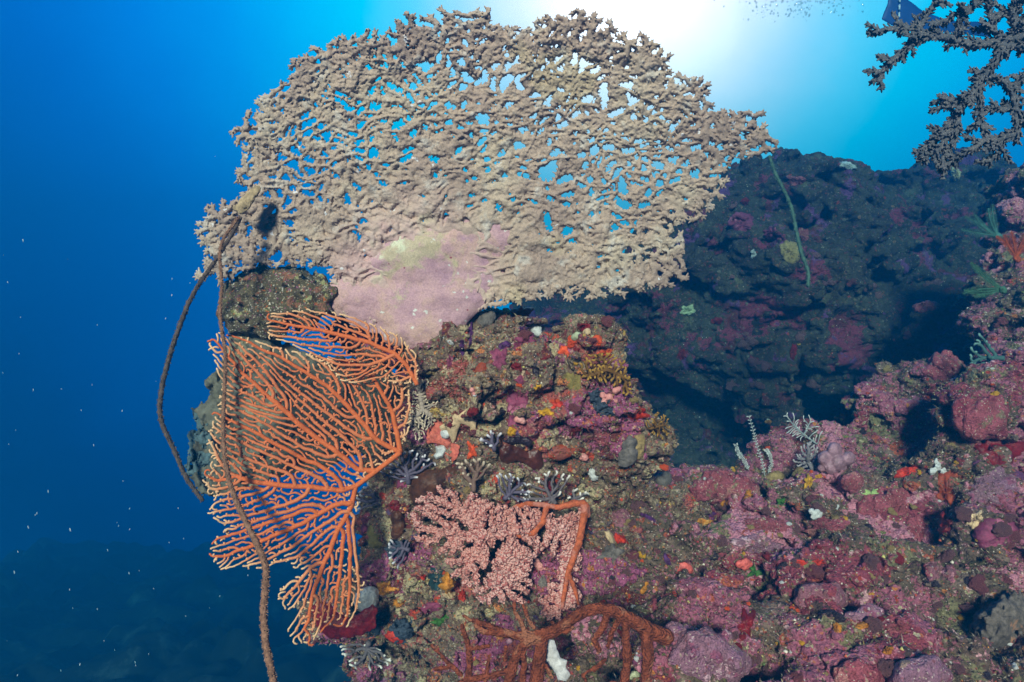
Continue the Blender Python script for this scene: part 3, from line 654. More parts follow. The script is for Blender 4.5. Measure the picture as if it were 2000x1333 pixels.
def tree(name, label, cat, poly, seeds, Yf, mat, n=900, step=6, kill=9, infl=50, r0=2.0, e=2.6, rmax=9, seed=0, wj=2.0, jit=0.25, sides=5, stem_mat=None, stem='stem', branch='branches', tipspan=45, group=None, keepdir=0.0, sprout=1.0, bead=0.0, stem_r=1.9, root=None, stem_label=None, rimtip=0):
    pos, par = colonize(poly, seeds, n, step, kill, infl, seed, jit, 400, keepdir, sprout); rad, kids = pipe(par, r0, e, rmax); dep = depth_of(par); R = np.random.default_rng(seed)
    w = np.zeros(len(pos)); hop = np.zeros(len(pos))
    for i in np.argsort(dep):
        if par[i] >= 0: w[i] = 0.96*w[par[i]]+R.normal(0, wj)
    for i in np.argsort(dep)[::-1]:
        if par[i] >= 0: hop[par[i]] = max(hop[par[i]], hop[i]+1)
    t = np.clip(1-hop*step/tipspan, 0, 1)
    if rimtip: t = np.clip(1-polydist(pos[:, 0], pos[:, 1], poly)/rimtip, 0, 1)**1.3*(0.5+0.5*t)+0.18*t
    W = to_world(np.c_[pos, w], Yf); sc_ = K*W[:, 1]
    r3 = root if root is not None else empty(name, W[0], label, cat, group); A, B = MB(), MB()
    for c in chains(par, kids):
        rr = rad[c].copy()
        if len(c) > 2: rr[0] = min(rr[0], rr[1]*1.15)
        rr = rr*sc_[c]
        if bead: rr = rr*(1+bead*(np.arange(len(c)) % 2-0.5))
        thick = stem_mat is not None and rad[c[len(c)//2]] > r0*stem_r
        (A if thick else B).tube(W[c], rr, sides+2 if thick else sides, t[c])
    if B.n: B.build(branch, mat, r3)
    if A.n:
        o = A.build(stem, stem_mat, r3)
        if stem_label: o['label'] = stem_label
    return r3, pos, par, W
def tipmat(name, lo, hi, rough=0.7, nscale=400, p0=0.1, p1=0.9, mid=None):
    M = MT(name, rough, 0.25); st = [(p0, lo), (p1, hi)] if mid is None else [(p0, lo), ((p0+p1)/2, mid), (p1, hi)]
    c = M.ramp(M.attr('t'), st); c = M.mix(1.0, c, M.ramp(M.noise(nscale, 3, 0.6), [(0.3, 0.7), (0.6, 1.0)]), 'MULTIPLY'); M.color(c); M.bump(M.noise(nscale*2, 2), 0.5, 0.0008); return M.m

# ------------------------------------------------------------------ orange sea fans
FANM = tipmat('fan_branch', (218,126,80), (238,196,150), 0.85, 500, 0.10, 0.95, (226,152,106)); FANS = tipmat('fan_stem', (216,112,60), (216,112,60), 0.8)
FB = [(402,668),(425,650),(470,656),(540,676),(600,690),(640,698),(700,704),(760,722),(800,748),(806,800),(800,850),(782,886),(735,922),(700,950),(694,1020),(684,1100),(706,1112),(710,1145),(700,1195),(678,1226),(640,1222),(610,1258),(570,1258),(558,1228),(580,1200),
      (600,1180),(560,1195),(542,1175),(545,1150),(590,1120),(560,1095),(515,1112),(470,1106),(430,1118),(404,1082),(412,1060),(440,1030),(402,1002),(420,972),(392,940),(412,902),(402,850),(424,800),(432,760),(418,700)]
tree('sea_fan', 'largest orange sea fan, spreading behind the whip coral with pale tips', 'sea fan', FB,
     [[(782,884),(735,920),(695,950),(686,990)], [(782,884),(750,868)], [(735,920),(700,918)], [(782,884),(776,850)], [(695,950),(668,958)]],
     lambda x, y: 1.10-0.00026*(800-x)+0.00004*np.abs(y-900), FANM, 24000, 4.5, 5.3, 130, 1.95, 4.3, 5.2, 21, 0.8, 0.13, 5, FANS, tipspan=60, stem_r=1.85, keepdir=0.8, sprout=0.075, rimtip=46)
FA = [(520,612),(560,608),(600,604),(650,610),(720,628),(780,655),(816,695),(820,742),(806,748),(770,752),(735,742),(700,752),(665,744),(640,716),(600,690),(560,668),(525,660),(518,640)]
tree('sea_fan', 'smaller orange sea fan arching under the pink stalk of the table coral', 'sea fan', FA, [[(815,752),(795,715),(770,690)], [(815,752),(811,725)]],
     lambda x, y: 1.075-0.0001*(815-x), FANM, 9000, 4.2, 5.0, 110, 1.8, 4.3, 4.4, 22, 0.8, 0.13, 5, FANS, tipspan=40, stem_r=1.85, keepdir=0.8, sprout=0.075, rimtip=26)

# ------------------------------------------------------------------ whip corals
def whip(label, pts, Y, r, mat, seed, dens=1.0, name='whip_coral'):
    p = np.array(pts, float); m = len(p); s = np.r_[0, np.cumsum(np.hypot(*np.diff(p, axis=0).T))]; L = s[-1]; n = int(L/3.0); u = np.linspace(0, L, n)
    q = np.stack([np.interp(u, s, p[:, 0]), np.interp(u, s, p[:, 1])], -1)
    ker = np.hanning(19); ker /= ker.sum(); pad = np.pad(q, ((9, 9), (0, 0)), mode='reflect', reflect_type='odd'); q = np.stack([np.convolve(pad[:, k], ker, 'valid') for k in (0, 1)], -1)
    Yv = np.interp(u, np.linspace(0, L, len(Y)), Y); rr = np.interp(u, np.linspace(0, L, len(r)), r); W = np.stack([(q[:, 0]-1000)*K*Yv, Yv, (666.5-q[:, 1])*K*Yv], -1)
    root = empty(name, W[0], label, 'whip coral'); A = MB(); A.tube(W, rr*K*Yv*(1+0.10*np.sin(np.arange(n)*1.1)), 10); A.build('stem', mat[0], root)
    R = np.random.default_rng(seed); B = MB(); T = np.gradient(W, axis=0); T /= np.linalg.norm(T, axis=1)[:, None]
    for i in range(n):
        for _ in range(int(4*dens)):
            v = R.normal(0, 1, 3); v -= T[i]*(v @ T[i]); v /= np.linalg.norm(v); g = K*Yv[i]; a = W[i]+T[i]*R.uniform(-1.5, 1.5)*g+v*rr[i]*g*0.85; ln = R.uniform(1.8, 3.6)*g*(0.45+rr[i]/9)
            B.tube([a, a+v*ln*0.6+T[i]*ln*0.2, a+v*ln+T[i]*ln*0.3], [1.1*g, 0.9*g, 0.35*g], 4)
    B.build('polyps', mat[1], root)
WS = skin('whip_stem', (150,114,90), 0.8, 0.2, 1.4, 120, 0.8); WP = skin('whip_polyp', (180,144,114), 0.8, 0.2, 1.3, 200)
WS2 = skin('whip_stem_grey', (108,94,84), 0.8, 0.2, 1.4, 120, 0.8); WP2 = skin('whip_polyp_grey', (126,110,98), 0.8, 0.2, 1.3, 200)
whip('long brown whip coral hanging in front of the big orange sea fan', [(466,424),(452,445),(434,468),(428,500),(432,530),(434,560),(429,600),(432,640),(441,690),(439,750),(436,820),(437,880),(447,940),(464,985),(478,1015),(500,1058),(520,1105),(519,1140),(514,1200),(519,1260),(530,1310),(538,1352)], [1.02,1.0,0.98,0.95,0.90,0.84], [3.0,2.9,3.1,3.6,4.6,6.2,6.4,6.4], (WS, WP), 3)
whip('thin dark whip coral bowing out over open blue water', [(470,424),(462,442),(448,466),(432,492),(410,525),(388,556),(368,592),(350,640),(336,680),(326,715),(318,745),(314,775),(311,800),(316,830),(330,858),(345,890),(360,928),(378,955),(396,978)], [1.03,1.05,1.08,1.1,1.12], [3.6,3.8,4.2,4.4,4.0,3.6], (WS2, WP2), 4, 0.7)
whip('slim green whip coral standing against the dark reef wall', [(1502,305),(1514,340),(1530,370),(1545,402),(1553,440),(1560,475),(1568,505),(1580,530),(1578,560)], [1.98,1.95,1.9], [3.2,3.4,3.4], (skin('whip_green', (84,112,92)), skin('whip_green_polyp', (104,128,104))), 6, 0.7)
blob_thing('coral_nub', 'yellowish worn coral nub where the two whip corals are rooted', 'coral', 478, 398, [(0,0,-6,12),(8,-10,-9,11),(-5,12,-6,8),(16,-20,-12,9),(-18,8,-8,6),(24,-28,-14,7)], skin('nub', (190,168,132), 0.85, 0.1, 1.3, 90), Y=1.03)
# ------------------------------------------------------------------ palettes of living skins
S = dict(
 orange=skin('orange_sponge', (232,92,44), 0.55, 0.4, 1.3, 80, cells=180), redor=skin('scarlet_sponge', (214,62,36), 0.5, 0.4, 1.4, 80, cells=160), crim=skin('crimson_sponge', (130,24,30), 0.45, 0.4, 1.4, 60),
 purple=skin('purple_sponge', (92,44,104), 0.5, 0.4, 1.4, 90), magenta=skin('magenta_algae', (142,66,96), 0.6, 0.3, 1.35, 70, second=(176,104,128)), yellow=skin('yellow_sponge', (226,172,40), 0.5, 0.4, 1.25, 90, cells=200), gold=skin('ochre_sponge', (206,136,46), 0.6, 0.3, 1.35, 80, cells=150, second=(226,170,90)),
 black=skin('black_sponge', (44,34,44), 0.35, 0.5, 1.4, 80, second=(66,50,62)), white=skin('white_sponge', (206,210,208), 0.6, 0.3, 1.15, 50, second=(176,184,186)), cream=skin('cream_sponge', (214,186,146), 0.6, 0.3, 1.2, 40, second=(190,150,120), th=0.62), salmon=skin('salmon_sponge', (212,112,92), 0.6, 0.3, 1.25, 70, second=(188,84,76), cells=140),
 pink=skin('pink_skin', (222,148,140), 0.5, 0.4, 1.2, 80, second=(234,170,160)), coral=skin('coral_pink_sponge', (226,108,98), 0.5, 0.4, 1.2, 80, cells=150), grey=skin('grey_sponge', (118,112,106), 0.85, 0.15, 1.3, 60), brown=skin('brown_sponge', (92,56,36), 0.5, 0.35, 1.6, 40, second=(62,42,32), s2=30), maroon=skin('maroon_sponge', (96,50,40), 0.4, 0.45, 1.5, 30, second=(132,76,60), s2=22),
 olive=skin('olive_sponge', (136,122,66), 0.6, 0.3, 1.3, 60), tan=skin('tan_sponge', (164,140,92), 0.7, 0.25, 1.25, 80, cells=160), green=skin('green_algae', (70,120,48), 0.6, 0.3, 1.4, 90), lime=skin('lime_algae', (164,190,120), 0.7, 0.2, 1.25, 60), teal=skin('teal_sponge', (40,72,76), 0.6, 0.3, 1.4, 80), rust=skin('rust_sponge', (168,74,44), 0.6, 0.3, 1.4, 60, second=(140,80,70)),
 rock=reef_mat('coralline_pink', [(120,84,86),(160,104,118),(140,96,92),(170,120,128)], [((120,104,80),16,0.60),((140,64,76),18,0.62),((186,130,142),20,0.64)], [(206,170,170),(150,70,60),(130,70,100),(190,180,150)], 1.1, 0.76),
 rosy=reef_mat('coralline_rose', [(130,66,74),(176,92,104),(150,80,84),(190,112,118)], [((170,116,110),14,0.60),((120,50,62),18,0.60),((128,108,84),20,0.64)], [(214,160,160),(150,60,60),(170,90,110),(190,180,150)], 1.1, 0.76),
 mauve=reef_mat('coralline_mauve', [(126,92,108),(164,120,142),(148,108,120),(178,138,154)], [((150,124,108),14,0.60),((136,78,100),18,0.60),((196,160,170),20,0.64)], [(214,190,196),(150,80,80),(140,90,130),(200,190,160)], 1.1, 0.76),
 lilac=skin('lilac_skin', (168,128,140), 0.5, 0.4, 1.2, 60), fuzzy=skin('fuzzy_blue_grey', (70,82,96), 0.9, 0.1, 1.5, 150), pale=skin('pale_green', (186,196,160), 0.7, 0.25, 1.2, 60))
def C(mat, px, py, rx, ry, label, cat='sponge', rot=0, th=5, lobes=5, name='encrusting_sponge', rag=0.28, rocks=None): return crust(name, label, cat, px, py, rx, ry, S[mat], rot, th, lobes, 0, rocks, None, rag)
def B(mat, px, py, blobs, label, cat, name, rough=0.12, k=0.25, **kw): return blob_thing(name, label, cat, px, py, blobs, S[mat] if isinstance(mat, str) else mat, rough=rough, k=k, **kw)

# ------------------------------------------------------------------ left side: worn coral head and the folded grey coral behind the fan
DEADM = reef_mat('worn_coral_skin', [(78,72,58),(112,102,80),(92,84,62),(134,124,96)], [((150,150,104),20,0.62),((128,90,70),26,0.63),((150,92,120),16,0.69),((196,190,168),24,0.70),((60,56,50),22,0.62)], [(200,190,160),(190,110,60),(150,90,120),(120,120,70),(220,216,200)], 1.3)
B(DEADM, 545, 585, [(-60,-10,0,38),(-85,10,-6,26),(0,-20,4,40),(50,-5,4,38),(85,-15,0,24),(-40,25,4,36),(10,20,6,38),(60,24,4,28),(-20,48,0,30),(-80,40,-4,24),(-98,-2,-6,16),(96,6,-4,18),(30,-45,-4,20),(-30,-46,-6,20)],
  'lumpy brown and olive dead coral head left of the pink stalk', 'coral rock', 'dead_coral_head', rough=0.40, k=0.22, nf=2.2, Y=1.16)
PLM = skin('grey_folded_coral', (112,112,98), 0.8, 0.2, 1.45, 30, 0.8, 0.004, (146,142,116), 0.58, 14); 
slab('folded_coral', 'grey green ruffled plate coral half hidden behind the large orange fan', 'coral', [(450,640),(520,650),(600,690),(690,700),(760,720),(830,780),(820,860),(760,900),(690,890),(640,915),(560,930),(480,960),(420,975),(385,962),(372,930),(392,905),(372,870),(398,840),(378,800),(410,770),(396,740),(428,720)],
     PLM, lambda x, y: 1.20+0.0002*(x-600), 2.4, 8, 14, (24, 34), 0, 3, 5, 8, soft=9)
blob_thing('leather_coral', 'blue grey lobed soft coral peeping out at the far edge of the fan', 'coral', 402, 880, [(0,-20,0,18),(-14,0,-4,15),(4,16,0,17),(-18,34,-4,14),(2,48,0,16),(-4,-48,-3,14),(-12,-70,-6,12),(6,72,-4,13),(-22,14,-6,10),(-26,44,-6,9),(-24,-30,-6,9)], skin('blue_grey_coral', (92,116,122), 0.8, 0.2, 1.5, 80), rough=0.8, nf=2.4, k=0.15, Y=1.17)

# ------------------------------------------------------------------ pink polyp soft coral with orange stems
def polyp_mat():
    M = MT('pink_polyps', 0.75, 0.2); v = M.vor(185); c = M.ramp(v.outputs['Distance'], [(0.10, (186,72,66)), (0.26, (212,144,134)), (0.46, (230,196,186)), (0.66, (176,104,100))]); c = M.mix(M.ramp(M.noise(12, 3), [(0.4, 0.0), (0.65, 0.5)]), c, (196,128,112))
    M.color(c); M.bump(v.outputs['Distance'], 1.0, 0.006); M.b.inputs['Subsurface Weight'].default_value = 0.0; return M.m
PM = polyp_mat(); PST = skin('orange_stem', (206,108,70), 0.8, 0.2, 1.3, 90, 0.8, 0.003, (196,124,104), 0.55, 30)
pc = empty('polyp_soft_coral', P(1140, 985, 1.1), 'pink soft coral of bumpy polyp covered branches on thick orange stems', 'soft coral')
def Ypc(x, y): return 1.055+0.00012*np.abs(x-1000)-0.00010*(y-1000)
def sdf_tree(name, poly, seeds, Yf, mat, parent, n, step, kill, infl, r0, e, rmax, seed, wj, res, keepdir=0.4, bumps=0, br=3.0, jit=0.25, thing=None):
    pos, par = colonize(poly, seeds, n, step, kill, infl, seed, jit, 400, keepdir); rad, kids = pipe(par, r0, e, rmax); dep = depth_of(par); R = np.random.default_rng(seed); w = np.zeros(len(pos))
    for i in np.argsort(dep):
        if par[i] >= 0: w[i] = 0.95*w[par[i]]+R.normal(0, wj)
    X = np.c_[pos, w]; segs = [(*X[par[i]], *X[i], rad[par[i]], rad[i]) for i in range(len(pos)) if par[i] >= 0]
    for i in range(len(pos)):
        for _ in range(bumps):
            v = R.normal(0, 1, 3); v[2] = abs(v[2])-0.3; v /= np.linalg.norm(v); c = X[i]+v*rad[i]*0.95+R.normal(0, step*0.3, 3)*(1, 1, 0); segs.append((*c, *(c+v*0.5), br, br))
    lo = X.min(0)-rmax-br-6; hi = X.max(0)+rmax+br+6; A = caps_field(lo, hi, res, segs); V, F = extract(A, lo, res)
    return mesh_obj(name, to_world(V, Yf), F[:, ::-1], mat, parent)
PL = [(802,992),(815,970),(850,952),(880,955),(905,975),(935,968),(985,985),(1030,985),(1062,1000),(1090,1010),(1130,1000),(1136,1060),(1110,1090),(1060,1080),(1040,1110),(1040,1150),(1030,1172),(1000,1180),(965,1182),(935,1175),(905,1150),(880,1125),(880,1100),(850,1085),(835,1060),(808,1050),(806,1020)]
sdf_tree('branches', PL, [[(1060,1015),(1000,1040),(940,1050),(880,1040)], [(1000,1040),(990,1090),(975,1140)], [(940,1050),(900,1000)], [(1060,1015),(1100,1030)], [(940,1050),(920,1100)]], Ypc, PM, pc, 1700, 6, 11.5, 60, 5.6, 5.0, 8.0, 41, 3.0, 1.25, 0.7, 7, 2.3)
PR = [(1095,1010),(1140,1005),(1136,1080),(1128,1130),(1140,1175),(1120,1185),(1100,1200),(1085,1215),(1060,1195),(1050,1170),(1065,1150),(1085,1130),(1092,1080)]
sdf_tree('branches', PR, [[(1138,990),(1128,1060),(1105,1130),(1090,1190)]], lambda x, y: Ypc(x, y)+0.012, PM, pc, 700, 6, 9, 50, 5.0, 5.0, 8, 42, 1.2, 1.25, 0.7, 6, 2.0)
STEM = [[(1148,1006,0,8),(1146,992,4,9),(1138,984,7,9.5),(1122,983,9,9),(1092,992,10,7.5),(1060,986,9,6.5),(1030,984,7,6),(1005,992,4,5)], [(1138,984,7,9.5),(1143,994,8,9.5),(1140,1014,9,9.5),(1131,1060,10,8.5),(1118,1095,10,8),(1108,1125,9,6.5),(1100,1170,7,5.5),(1098,1185,6,4.5)], [(1110,1118,9,5.5),(1122,1150,8,5),(1130,1180,6,4)],
        [(1068,990,9,7),(1060,1020,10,7),(1042,1042,11,7),(1015,1046,11,6.5),(990,1040,10,6),(962,1038,9,5.5)]]
segs = [(a[0], a[1], a[2], b[0], b[1], b[2], a[3]*0.78, b[3]*0.78) for s_ in STEM for a, b in zip(s_, s_[1:])]
A = caps_field((880,960,-8), (1165,1205,28), 1.3, segs); V, F = extract(A, (880,960,-8), 1.3); NN = vnormals(V, F); V = V+NN*(2.6*(vnoise(V, 1/9., 5)-.5)+1.4*(vnoise(V, 1/4., 8)-.5))[:, None]; V[:, 2] -= 4; mesh_obj('stem', to_world(V, Ypc), F[:, ::-1], PST, pc)

# ------------------------------------------------------------------ brown rope sponge along the bottom edge
RB = [[(1300,1245,-8,17),(1268,1232,2,16),(1240,1214,8,14),(1205,1196,12,12),(1172,1188,14,11),(1142,1194,15,11),(1115,1212,15,11),(1085,1232,14,12),(1055,1243,13,13),(1020,1244,12,10),(985,1236,10,8),(955,1222,9,6),(925,1212,8,5)], [(1060,1243,13,12),(1030,1255,15,10),(1012,1270,16,9),(1002,1300,17,10),(988,1350,17,11)],
      [(1060,1245,13,11),(1054,1285,10,13),(1045,1350,8,14)], [(1262,1232,4,12),(1264,1262,14,11),(1266,1285,18,11),(1258,1350,20,9)], [(1222,1208,9,8),(1222,1250,8,8),(1226,1290,8,9),(1216,1350,8,9)], [(1188,1196,10,7),(1178,1225,8,7),(1160,1250,6,6),(1170,1270,2,6)], [(1212,1205,9,6),(1195,1235,6,6),(1188,1262,3,5)],
      [(996,1310,16,7),(955,1322,15,7),(915,1328,14,7),(870,1350,12,6)], [(902,1222,14,5),(912,1250,13,5.5),(918,1290,13,6),(912,1350,12,8)], [(914,1268,13,4.5),(935,1266,14,4),(955,1262,14,3.5)], [(930,1222,10,5),(945,1235,11,6),(985,1238,10,7)], [(1028,1243,13,6),(1018,1215,14,5),(1005,1196,14,4),(1004,1178,13,3)], [(1042,1226,14,5),(1030,1205,15,4),(1022,1182,15,3.2)],
      [(918,1212,12,4),(905,1203,12,3.5)], [(1020,1262,15,6),(1024,1300,16,6),(1018,1350,16,6)], [(945,1350,14,4),(953,1305,15,4),(955,1282,15,3)], [(985,1290,15,4),(988,1265,16,3.5)], [(845,1262,10,4),(870,1290,11,4.5),(900,1318,12,5)], [(850,1308,10,4.5),(885,1302,11,4)], [(1160,1305,6,3.5),(1138,1318,7,3.5),(1150,1345,7,3.5)], [(1160,1310,6,4),(1180,1290,6,4)],
      [(1066,1300,12,4),(1078,1322,13,4)], [(1118,1226,14,4),(1104,1238,16,3.5),(1078,1216,20,3.2)], [(1150,1350,8,8),(1200,1335,6,6)]]
segs = [(a[0], a[1], a[2], b[0], b[1], b[2], a[3], b[3]) for s_ in RB for a, b in zip(s_, s_[1:])]; A = caps_field((825,1165,-30), (1325,1365,44), 1.5, segs); V, F = extract(A, (825,1165,-30), 1.5); N = vnormals(V, F)
V = V+N*(2.6*(vnoise(V, 1/12., 6)-.5)+2.2*(vnoise(V, 1/5., 7)-.5))[:, None]; RPM = skin('rope_sponge', (146,78,52), 0.8, 0.2, 1.45, 70, 1.0, 0.004, (164,108,80), 0.56, 22, cells=260)
hb = hit(1060, 1243); YB = min([hit(x_, y_)[0].y for x_, y_ in ((1060,1243),(1172,1190),(1142,1196),(1230,1212),(1262,1240),(1100,1222),(1262,1300),(1000,1290))])-0.012; o = mesh_obj('rope_sponge', to_world(V, lambda x, y: np.full(len(x), YB)), F[:, ::-1], RPM); tag(o, 'reddish brown branching rope sponge sprawling along the foot of the reef', 'sponge')

# ------------------------------------------------------------------ lace corals, soft corals, algae bushes
LACE = tipmat('lace_coral', (96,88,106), (222,222,228), 0.6, 500, 0.45, 0.95); LACE2 = tipmat('lace_coral_white', (104,96,100), (236,232,222), 0.6, 500, 0.25, 0.8)
def fanpoly(bx, by, r, a0, a1, k=14): return [(bx, by+2), (bx-2, by)]+[(bx+r*math.cos(math.radians(a)), by-r*math.sin(math.radians(a))) for a in np.linspace(a0, a1, k)]
def lace(label, bx, by, r, a0, a1, mat=LACE, n=420, seed=0, r0=2.2, name='lace_coral', cat='coral', wj=2.2, off=0.03, kill=6.0):
    am = math.radians((a0+a1)/2); h = plane(bx+r*.4*math.cos(am), by-r*.4*math.sin(am), r*0.5, r*0.5); y0 = h[0]
    tree(name, label, cat, fanpoly(bx, by, r, a0, a1), [[(bx, by), (bx+r*.3*math.cos(am), by-r*.3*math.sin(am))]], lambda x, y: y0-off+0.0002*((x-bx)*0), mat, n, 4, kill, 40, r0, 3.2, 5.5, seed, wj, 0.3, 6, None, tipspan=16, keepdir=0.6)
lace('violet grey lace coral bush with pale tips beside the base of the big fan', 798, 945, 66, 30, 160, n=500, seed=1)
lace('small violet lace coral sprig below the fan base, hanging over the dark gap', 745, 985, 52, 70, 200, n=300, seed=2)
lace('violet lace coral under the folded maroon sponge', 985, 975, 52, -20, 110, n=330, seed=3)
lace('white tipped lace coral just above the orange soft coral stem', 1085, 985, 66, 60, 190, LACE2, 420, 4)
lace('grey striped lace coral tucked behind the tip of the orange stem', 1120, 985, 36, 20, 140, LACE2, 160, 5)
lace('little bluish lace coral sprig beside the magenta crust', 966, 880, 38, 60, 150, LACE, 120, 6, 2.6)
lace('brownish finger lace coral standing right of the round brown sponge', 925, 960, 66, 55, 125, tipmat('lace_tan', (120,96,84), (206,190,166), 0.7, 400, 0.4, 0.95), 260, 7, 2.8)
lace('dark lace coral with white dots at the bottom left of the reef', 720, 1255, 60, 185, 330, LACE2, 300, 8)
lace('dark blue grey lace coral left of the pink soft coral', 800, 1075, 46, 80, 240, LACE, 220, 9)
CRM = tipmat('cream_soft_coral', (170,156,142), (216,200,172), 0.8, 500, 0.2, 0.9)
tree('bushy_soft_coral', 'cream bushy soft coral between the small fan and the salmon sponge', 'soft coral', [(805,742),(835,738),(852,760),(862,800),(850,826),(836,838),(824,860),(812,862),(806,838),(782,836),(776,824),(800,800),(806,775)], [[(842,812),(826,800),(820,770)], [(826,800),(805,822)]], lambda x, y: np.full(np.shape(x), plane(825, 800, 30, 40)[0]-0.035), CRM, 1500, 2.8, 3.4, 30, 1.7, 3.0, 6, 12, 2.2, 0.5, 4, None, tipspan=14)
OCH = tipmat('ochre_algae', (112,80,34), (176,136,58), 0.8, 300, 0.1, 0.9)
tree('ochre_algae', 'ochre branching algae clump at the right shoulder of the outcrop', 'algae', [(1128,712),(1150,690),(1190,688),(1222,706),(1232,740),(1236,772),(1212,775),(1190,752),(1160,745),(1135,740)], [[(1150,735),(1185,722),(1215,735)], [(1185,722),(1180,702)]], lambda x, y: np.full(np.shape(x), plane(1180, 725, 40, 30)[0]-0.03), OCH, 700, 4, 5, 40, 2.4, 3.5, 4.5, 13, 3.0, 0.5, 5, None, tipspan=14)
tree('ochre_algae', 'small ochre algae tuft at the far right tip of the outcrop', 'algae', [(1262,820),(1285,800),(1308,815),(1312,840),(1295,860),(1272,850)], [[(1268,838),(1290,832)]], lambda x, y: np.full(np.shape(x), plane(1262, 836, 14, 14)[0]-0.015), OCH, 200, 4, 5, 40, 1.6, 3.5, 3.5, 14, 3.0, 0.5, 4, None, tipspan=14)
HYD = tipmat('white_hydroid', (150,160,160), (216,222,216), 0.7, 500, 0.1, 0.9)
def hydroid(label, pts, Y, seed, ln=5.5):
    h = hit(*pts[0], (slope,)); Y = h[0].y-0.012 if h else Y
    p = np.array(pts, float); u = np.linspace(0, len(p)-1, 40); q = np.stack([np.interp(u, range(len(p)), p[:, k]) for k in (0, 1)], -1); m = MB(); g = K*Y; R = np.random.default_rng(seed)
    W = [P(x, y, Y) for x, y in q]; m.tube(W, np.linspace(0.9, 0.6, 40)*g, 5, 0.3)
    for i in range(2, 40, 2):
        for s_ in (-1, 1):
            t = q[min(i+1, 39)]-q[i-1]; t /= max(np.hypot(*t), 1e-6); nrm = np.array([-t[1], t[0]])*s_; e = q[i]+(nrm*0.8+t*0.5)*ln*R.uniform(0.5, 1.1); m.tube([W[i], P(*e, Y-R.uniform(-3, 6)*g)], [0.55*g, 0.95*g], 4, 0.9)
    o = m.build('hydroid', HYD); tag(o, label, 'hydroid')
hydroid('tall white hydroid sprig rising from the dark crevice', [(1494,930),(1488,900),(1478,870),(1472,845),(1463,812)], 1.50, 1)
hydroid('short drooping white hydroid left of the tall one', [(1462,918),(1454,900),(1442,885),(1437,868)], 1.50, 2)
hydroid('faint small white hydroid just right of the tall one', [(1500,925),(1508,905),(1503,888),(1496,878)], 1.52, 3, 5)
tree('feather_hydroid', 'pale feathery hydroid fan above the lilac soft coral bush', 'hydroid', [(1590,872),(1560,862),(1532,850),(1528,810),(1545,800),(1560,815),(1580,805),(1612,838),(1600,860)], [[(1596,868),(1570,850),(1550,830)], [(1570,850),(1580,830)]], lambda x, y: np.full(np.shape(x), (hit(1590, 890, (slope,)) or [Vector((0,1.4,0))])[0].y), HYD, 420, 4, 7, 50, 0.9, 3.5, 1.8, 15, 1, 0.15, 4, None, tipspan=20, keepdir=1.2)
tree('bushy_soft_coral', 'pale lilac bushy soft coral at the crest beside the purple lobed sea squirt', 'soft coral', [(1548,900),(1565,868),(1590,862),(1600,880),(1605,905),(1590,925),(1570,932),(1556,918)], [[(1590,925),(1578,900)]], lambda x, y: np.full(np.shape(x), plane(1578, 915, 14, 12, (slope,))[0]-0.03), tipmat('lilac_soft', (130,124,128), (176,166,166), 0.8, 400), 420, 3, 4, 30, 2.0, 3, 4, 16, 2, 0.4, 5, None, tipspan=14)

# ------------------------------------------------------------------ traced sponges on the outcrop
slab('encrusting_sponge', 'salmon pink sponge crust beneath the cream soft coral', 'sponge', [(848,800),(862,806),(866,830),(860,850),(878,862),(898,872),(893,898),(872,905),(866,888),(878,876),(862,868),(835,868),(818,862),(820,850),(840,835)], S['salmon'], height=5, seed=2, soft=3)
slab('star_sponge', 'smooth cream sponge with pointed arms, left of the magenta crust', 'sponge', [(857,834),(872,824),(888,808),(894,812),(912,798),(928,795),(934,800),(930,830),(928,852),(923,852),(918,835),(908,830),(900,828),(894,842),(890,860),(884,868),(878,852),(872,840),(862,842)], S['cream'], height=7, edge=5, seed=4, waves=(2, 20), rough=0.8)
B('white', 869, 846, [(0,0,4,9),(3,4,5,7)], 'little white oval sea squirt stuck on the salmon sponge', 'sea squirt', 'sea_squirt', 0.06)
slab('cup_sponge', 'white cup shaped sponge under the salmon crust', 'sponge', [(850,872),(868,869),(874,880),(866,893),(852,898),(846,890),(852,884)], S['white'], height=10, edge=6, seed=5, lip=4, waves=(1, 20))
B('black', 830, 890, [(0,0,4,14),(-14,-6,2,9),(12,8,2,11),(-6,14,2,9)], 'black feathery sponge tuft left of the white cup sponge', 'sponge', 'tuft_sponge', 0.9)
FL = slab('folded_sponge', 'glossy maroon folded sponge lobes with pale rims in the middle of the outcrop', 'sponge', [(972,874),(982,862),(998,866),(1008,872),(1024,878),(1030,884),(1042,876),(1058,874),(1058,892),(1062,908),(1052,920),(1040,916),(1024,904),(1008,900),(990,908),(978,902),(974,890)], S['maroon'], height=16, edge=9, seed=7, waves=(7, 16), curl=2, rough=0.8, soft=1.5)
B('black', 1011, 856, [(-14,4,4,9),(0,-2,6,10),(14,3,4,9),(22,10,3,6),(-22,8,3,6)], 'dark blackish lobed sponge just above the maroon folds', 'sponge', 'lobed_sponge', 0.25)
slab('brown_sponge', 'big rounded dark brown sponge above the pink soft coral', 'sponge', [(792,945),(806,926),(830,916),(860,918),(880,908),(896,905),(900,925),(898,945),(880,962),(866,956),(850,980),(830,992),(808,990),(795,975)], S['brown'], height=24, edge=16, seed=8, waves=(4, 22), soft=2)
B('brown', 776, 1012, [(0,0,4,13),(4,18,4,12),(-2,34,3,9)], 'small dark brown sponge patch under the big brown one', 'sponge', 'brown_sponge', 0.2)
B('olive', 735, 1050, [(-8,-10,4,10),(4,-4,5,11),(8,12,6,10),(-6,10,5,10),(-10,-22,3,7)], 'olive green lobed sponge right of the hanging fan lobe', 'sponge', 'lobed_sponge', 0.1)
